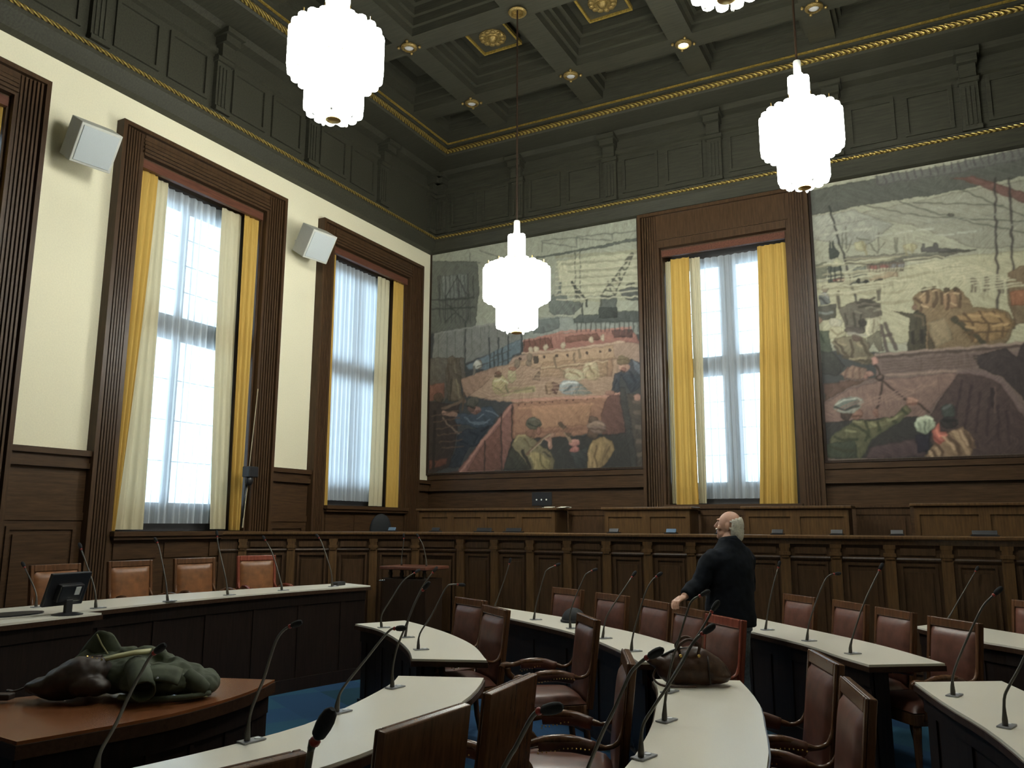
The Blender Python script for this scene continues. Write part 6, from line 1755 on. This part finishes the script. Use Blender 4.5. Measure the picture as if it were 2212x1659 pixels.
# box and cords beside the tall window
t = thing('cord_box', 'small black box on the window casing with thin cords, right of the tall window', 'cord box', (XL+.13, 7.62, 2.2))
MB().box(XL+.132, XL+.26, 7.56, 7.72, 2.22, 2.36).build('box', 'black', t, bevel=.01); MB().ell((XL+.20, 7.62, 2.18), (.05, .06, .07), None, 12, 8).build('reel', 'black', t, smooth='all')
MB().tube([(XL+.16, 7.62, 2.15), (XL+.155, 7.60, 1.9), (XL+.15, 7.58, 1.60)], [.02, .012, .012], 8).build('strap', 'black', t, smooth='all')
MB().tube([(XL+.14, 7.74, 3.4), (XL+.14, 7.70, 2.8), (XL+.15, 7.66, 2.36)], .005, 6).build('cord', 'pale', t); MB().tube([(XL+.15, 7.66, 2.22), (XL+.15, 7.63, 1.9), (XL+.15, 7.61, 1.60)], .006, 6).tube([(XL+.15, 7.61, 1.70), (XL+.15, 7.605, 1.58)], .010, 6).build('cord', 'pale', t)

# ------------------------------------------------------------------ the standing man
man = thing('person', 'balding person in a dark jacket standing with back turned, one hand on a chair', 'person', (-1.50, 6.77, 0))
FW = Vector((-.88, .48, 0)).normalized(); LF = Vector((-FW.y, FW.x, 0))          # facing, and the person's left
if LF.y > 0: LF = -LF
MO = Vector((-1.588, 6.723, 0))
def mp_(f, l, z): return MO+FW*f+LF*l+Vector((0, 0, z))
def oring(f, l, z, rf, rl, n=18, sq=2.4):
    out = []
    for k in range(n):
        g = 2*PI*k/n; cc, ss = math.cos(g), math.sin(g)
        out.append(mp_(f+rf*math.copysign(abs(cc)**(2/sq), cc), l+rl*math.copysign(abs(ss)**(2/sq), ss), z))
    return out
SH_L, EL_L, WR_L = mp_(.0, .175, 1.40), Vector((-1.765, 6.50, 1.185)), Vector((-1.840, 6.365, 1.088))
SH_R, EL_R, WR_R = mp_(.0, -.185, 1.41), mp_(.04, -.25, 1.12), mp_(.16, -.22, .90)
# head frame: turned a little more to the left, tilted up
HF = (Vector((-.93, .05, 0)).normalized()*math.cos(.14)+Vector((0, 0, math.sin(.14)))).normalized()
HL = Vector((0, 0, 1)).cross(HF).normalized(); HU = HF.cross(HL).normalized()
RHD = Matrix((HF, HL, HU)).transposed(); HCn = Vector((-1.572, 6.745, 1.622))
def hp(x, y, z): return HCn+RHD @ Vector((x, y, z))
b_ = MB()
def skull(d):
    x, y, z = d
    if z < 0: y *= 1-.22*min(1, -z/.11); x = x*(1-.10*min(1, -z/.11)) if x < 0 else x
    if x > 0 and z < -.02: x = min(x, .088)
    return Vector((x, y, z))
b_.ell(hp(-.005, 0, .012), (.098, .076, .108), RHD, 24, 18, skull)
b_.ell(hp(.035, 0, -.065), (.058, .055, .050), RHD, 16, 12)                              # jaw
b_.ell(hp(.072, 0, -.098), (.024, .026, .020), RHD, 12, 8)                               # chin
b_.tube([hp(.088, 0, .030), hp(.102, 0, .005), hp(.116, 0, -.018), hp(.098, 0, -.030)], [.011, .013, .015, .012], 8)   # nose
b_.ell(hp(.090, 0, .040), (.014, .050, .010), RHD, 12, 8)                                # brow
for sg in (-1, 1):
    b_.ell(hp(-.008, sg*.076, -.004), (.020, .010, .033), RHD @ rotm('Y', .2), 12, 10); b_.ell(hp(.066, sg*.045, -.025), (.02, .018, .022), RHD, 10, 8)
    b_.ell(hp(.082, sg*.020, -.052), (.012, .022, .007), RHD, 10, 6); b_.ell(hp(.080, sg*.018, -.065), (.012, .02, .007), RHD, 10, 6)
b_.tube([hp(-.035, 0, -.05), mp_(-.015, 0, 1.50), mp_(-.01, 0, 1.42)], [.060, .062, .075], 16)
b_.loft([oring(0, 0, z, rf, rl) for z, rf, rl in ((.86, .11, .15), (.95, .12, .165), (1.1, .12, .16), (1.3, .115, .17), (1.41, .085, .165), (1.45, .06, .10))])
b_.tube([SH_L, EL_L, WR_L], [.052, .042, .030], 12); b_.tube([SH_R, EL_R, WR_R], [.052, .042, .030], 12)
for sg in (-1, 1): b_.tube([mp_(0, sg*.09, .92), mp_(.01, sg*.095, .50), mp_(-.01, sg*.10, .09)], [.085, .055, .04], 12)
# left hand draped over the chair back, right hand hanging
def hand(w_, d, up, side):
    d = Vector(d).normalized(); up = Vector(up); up = (up-d*up.dot(d)).normalized(); sd = up.cross(d)*side
    b_.tube([w_, w_+d*.03], [.028, .030], 10)
    Rm = Matrix((d, sd, up)).transposed(); b_.ell(w_+d*.065, (.050, .042, .018), Rm, 14, 10)
    for k, (s, L) in enumerate(((-.030, .070), (-.010, .080), (.011, .075), (.030, .058))):
        r0 = w_+d*.100+sd*s
        b_.tube([r0-d*.02, r0+d*L*.35-up*.004, r0+d*L*.62-up*.026, r0+d*L*.70-up*.055], [.0105, .010, .009, .0075], 8)
    b_.tube([w_+d*.035-sd*.035, w_+d*.065-sd*.058-up*.012, w_+d*.092-sd*.060-up*.028], [.013, .011, .009], 8)
dl = (WR_L-EL_L).normalized(); hand(WR_L, (dl.x, dl.y, -.28), (0, 0, 1), 1); hand(WR_R, (-.25, .1, -.9), FW, 1)
body = b_.build('body', 'skin', man); remesh(body, .0055, smooth=2)
jk = MB()
jk.loft([oring(f, 0, z, rf, rl, 22, 2.5) for f, z, rf, rl in ((.0, .83, .165, .205), (.0, .90, .170, .212), (.0, 1.0, .165, .205), (-.005, 1.12, .160, .200), (-.015, 1.25, .155, .207), (-.025, 1.36, .135, .212), (-.03, 1.42, .112, .190), (-.028, 1.46, .098, .140), (-.025, 1.50, .085, .095), (-.022, 1.52, .080, .086))])
jk.tube(catmull([SH_L-LF*.03+Vector((0, 0, -.01)), SH_L+LF*.02+Vector((0, 0, -.05)), SH_L.lerp(EL_L, .5), EL_L, EL_L.lerp(WR_L, .6), WR_L+(WR_L-EL_L).normalized()*.005], 4), [.074]*4+[.082]*4+[.076]*5+[.066]*4+[.056]*4, 14)
jk.tube(catmull([SH_R+LF*.03, SH_R-LF*.02+Vector((0, 0, -.05)), SH_R.lerp(EL_R, .5), EL_R, EL_R.lerp(WR_R, .6), WR_R], 4), [.074]*4+[.082]*4+[.076]*5+[.066]*4+[.054]*4, 14)
remesh(jk.build('jacket', 'navy', man), .011, True, .022, .12, 5)
cl = MB().tube([mp_(-.024, 0, 1.49), mp_(-.022, 0, 1.51), mp_(-.018, 0, 1.535)], [.084, .083, .078], 20, cap=False).build('collar', 'navy', man, smooth='all'); cl.modifiers.new('solid', 'SOLIDIFY').thickness = .012
tr = MB(); tr.loft([oring(0, 0, z, rf, rl, 20, 2.5) for z, rf, rl in ((.80, .14, .175), (.88, .145, .18), (.97, .135, .175))])
for sg in (-1, 1): tr.tube([mp_(0, sg*.088, .86), mp_(.01, sg*.092, .70), mp_(.012, sg*.096, .48), mp_(-.005, sg*.10, .25), mp_(-.01, sg*.10, .035)], [.098, .095, .078, .070, .066], 14)
remesh(tr.build('trousers', 'denim', man), .011, True, .014, .1, 4)
for sg in (-1, 1):
    MB().loft([oring(f, sg*.10, z, rf, rl, 16, 2.6) for f, z, rf, rl in ((.055, 0, .14, .05), (.055, .02, .142, .052), (.045, .05, .125, .047), (.005, .085, .07, .043), (-.01, .11, .055, .045))]).build('shoe', 'shoe', man, smooth='all')
hr = MB()
def hair_keep(x, y, z): return (z < .036+(-x-.01)*.55 and x < .004 and z > -.112 and not (z < -.03 and x > -.035) and not (abs(y) > .055 and x > -.034 and z < .038)) 
NA, NBn = 40, 26; grid = {}
vs, fs = [], []
for j in range(NBn+1):
    for k in range(NA):
        a, g = PI*j/NBn, 2*PI*k/NA
        d = skull(Vector((math.sin(a)*math.cos(g)*.104, math.sin(a)*math.sin(g)*.083, math.cos(a)*.113)))
        if d.z < -.02 and d.x < 0: d.x -= .022*min(1, -d.z/.06)
        vs.append((d.x-.008, d.y*1.02, d.z+.006-(.035 if d.x < -.03 and d.z < -.03 else 0)))
for j in range(NBn):
    for k in range(NA):
        q = (j*NA+k, (j+1)*NA+k, (j+1)*NA+(k+1) % NA, j*NA+(k+1) % NA)
        c = [sum(vs[i][m]/4 for i in q) for m in range(3)]
        if hair_keep(*c): fs.append(q)
hr.add([hp(*v) for v in vs], fs)
h_ = hr.build('hair', 'hair', man, smooth='all'); sd_ = h_.modifiers.new('solid', 'SOLIDIFY'); sd_.thickness = .012; sd_.offset = 0
MB().ell(hp(.095, 0, -.038), (.014, .034, .010), RHD, 12, 8).build('moustache', 'hair', man, smooth='all')
for sg in (-1, 1): MB().ell(hp(.072, sg*.031, .016), (.009, .010, .007), RHD, 10, 8).build('eye', 'button', man, smooth='all')
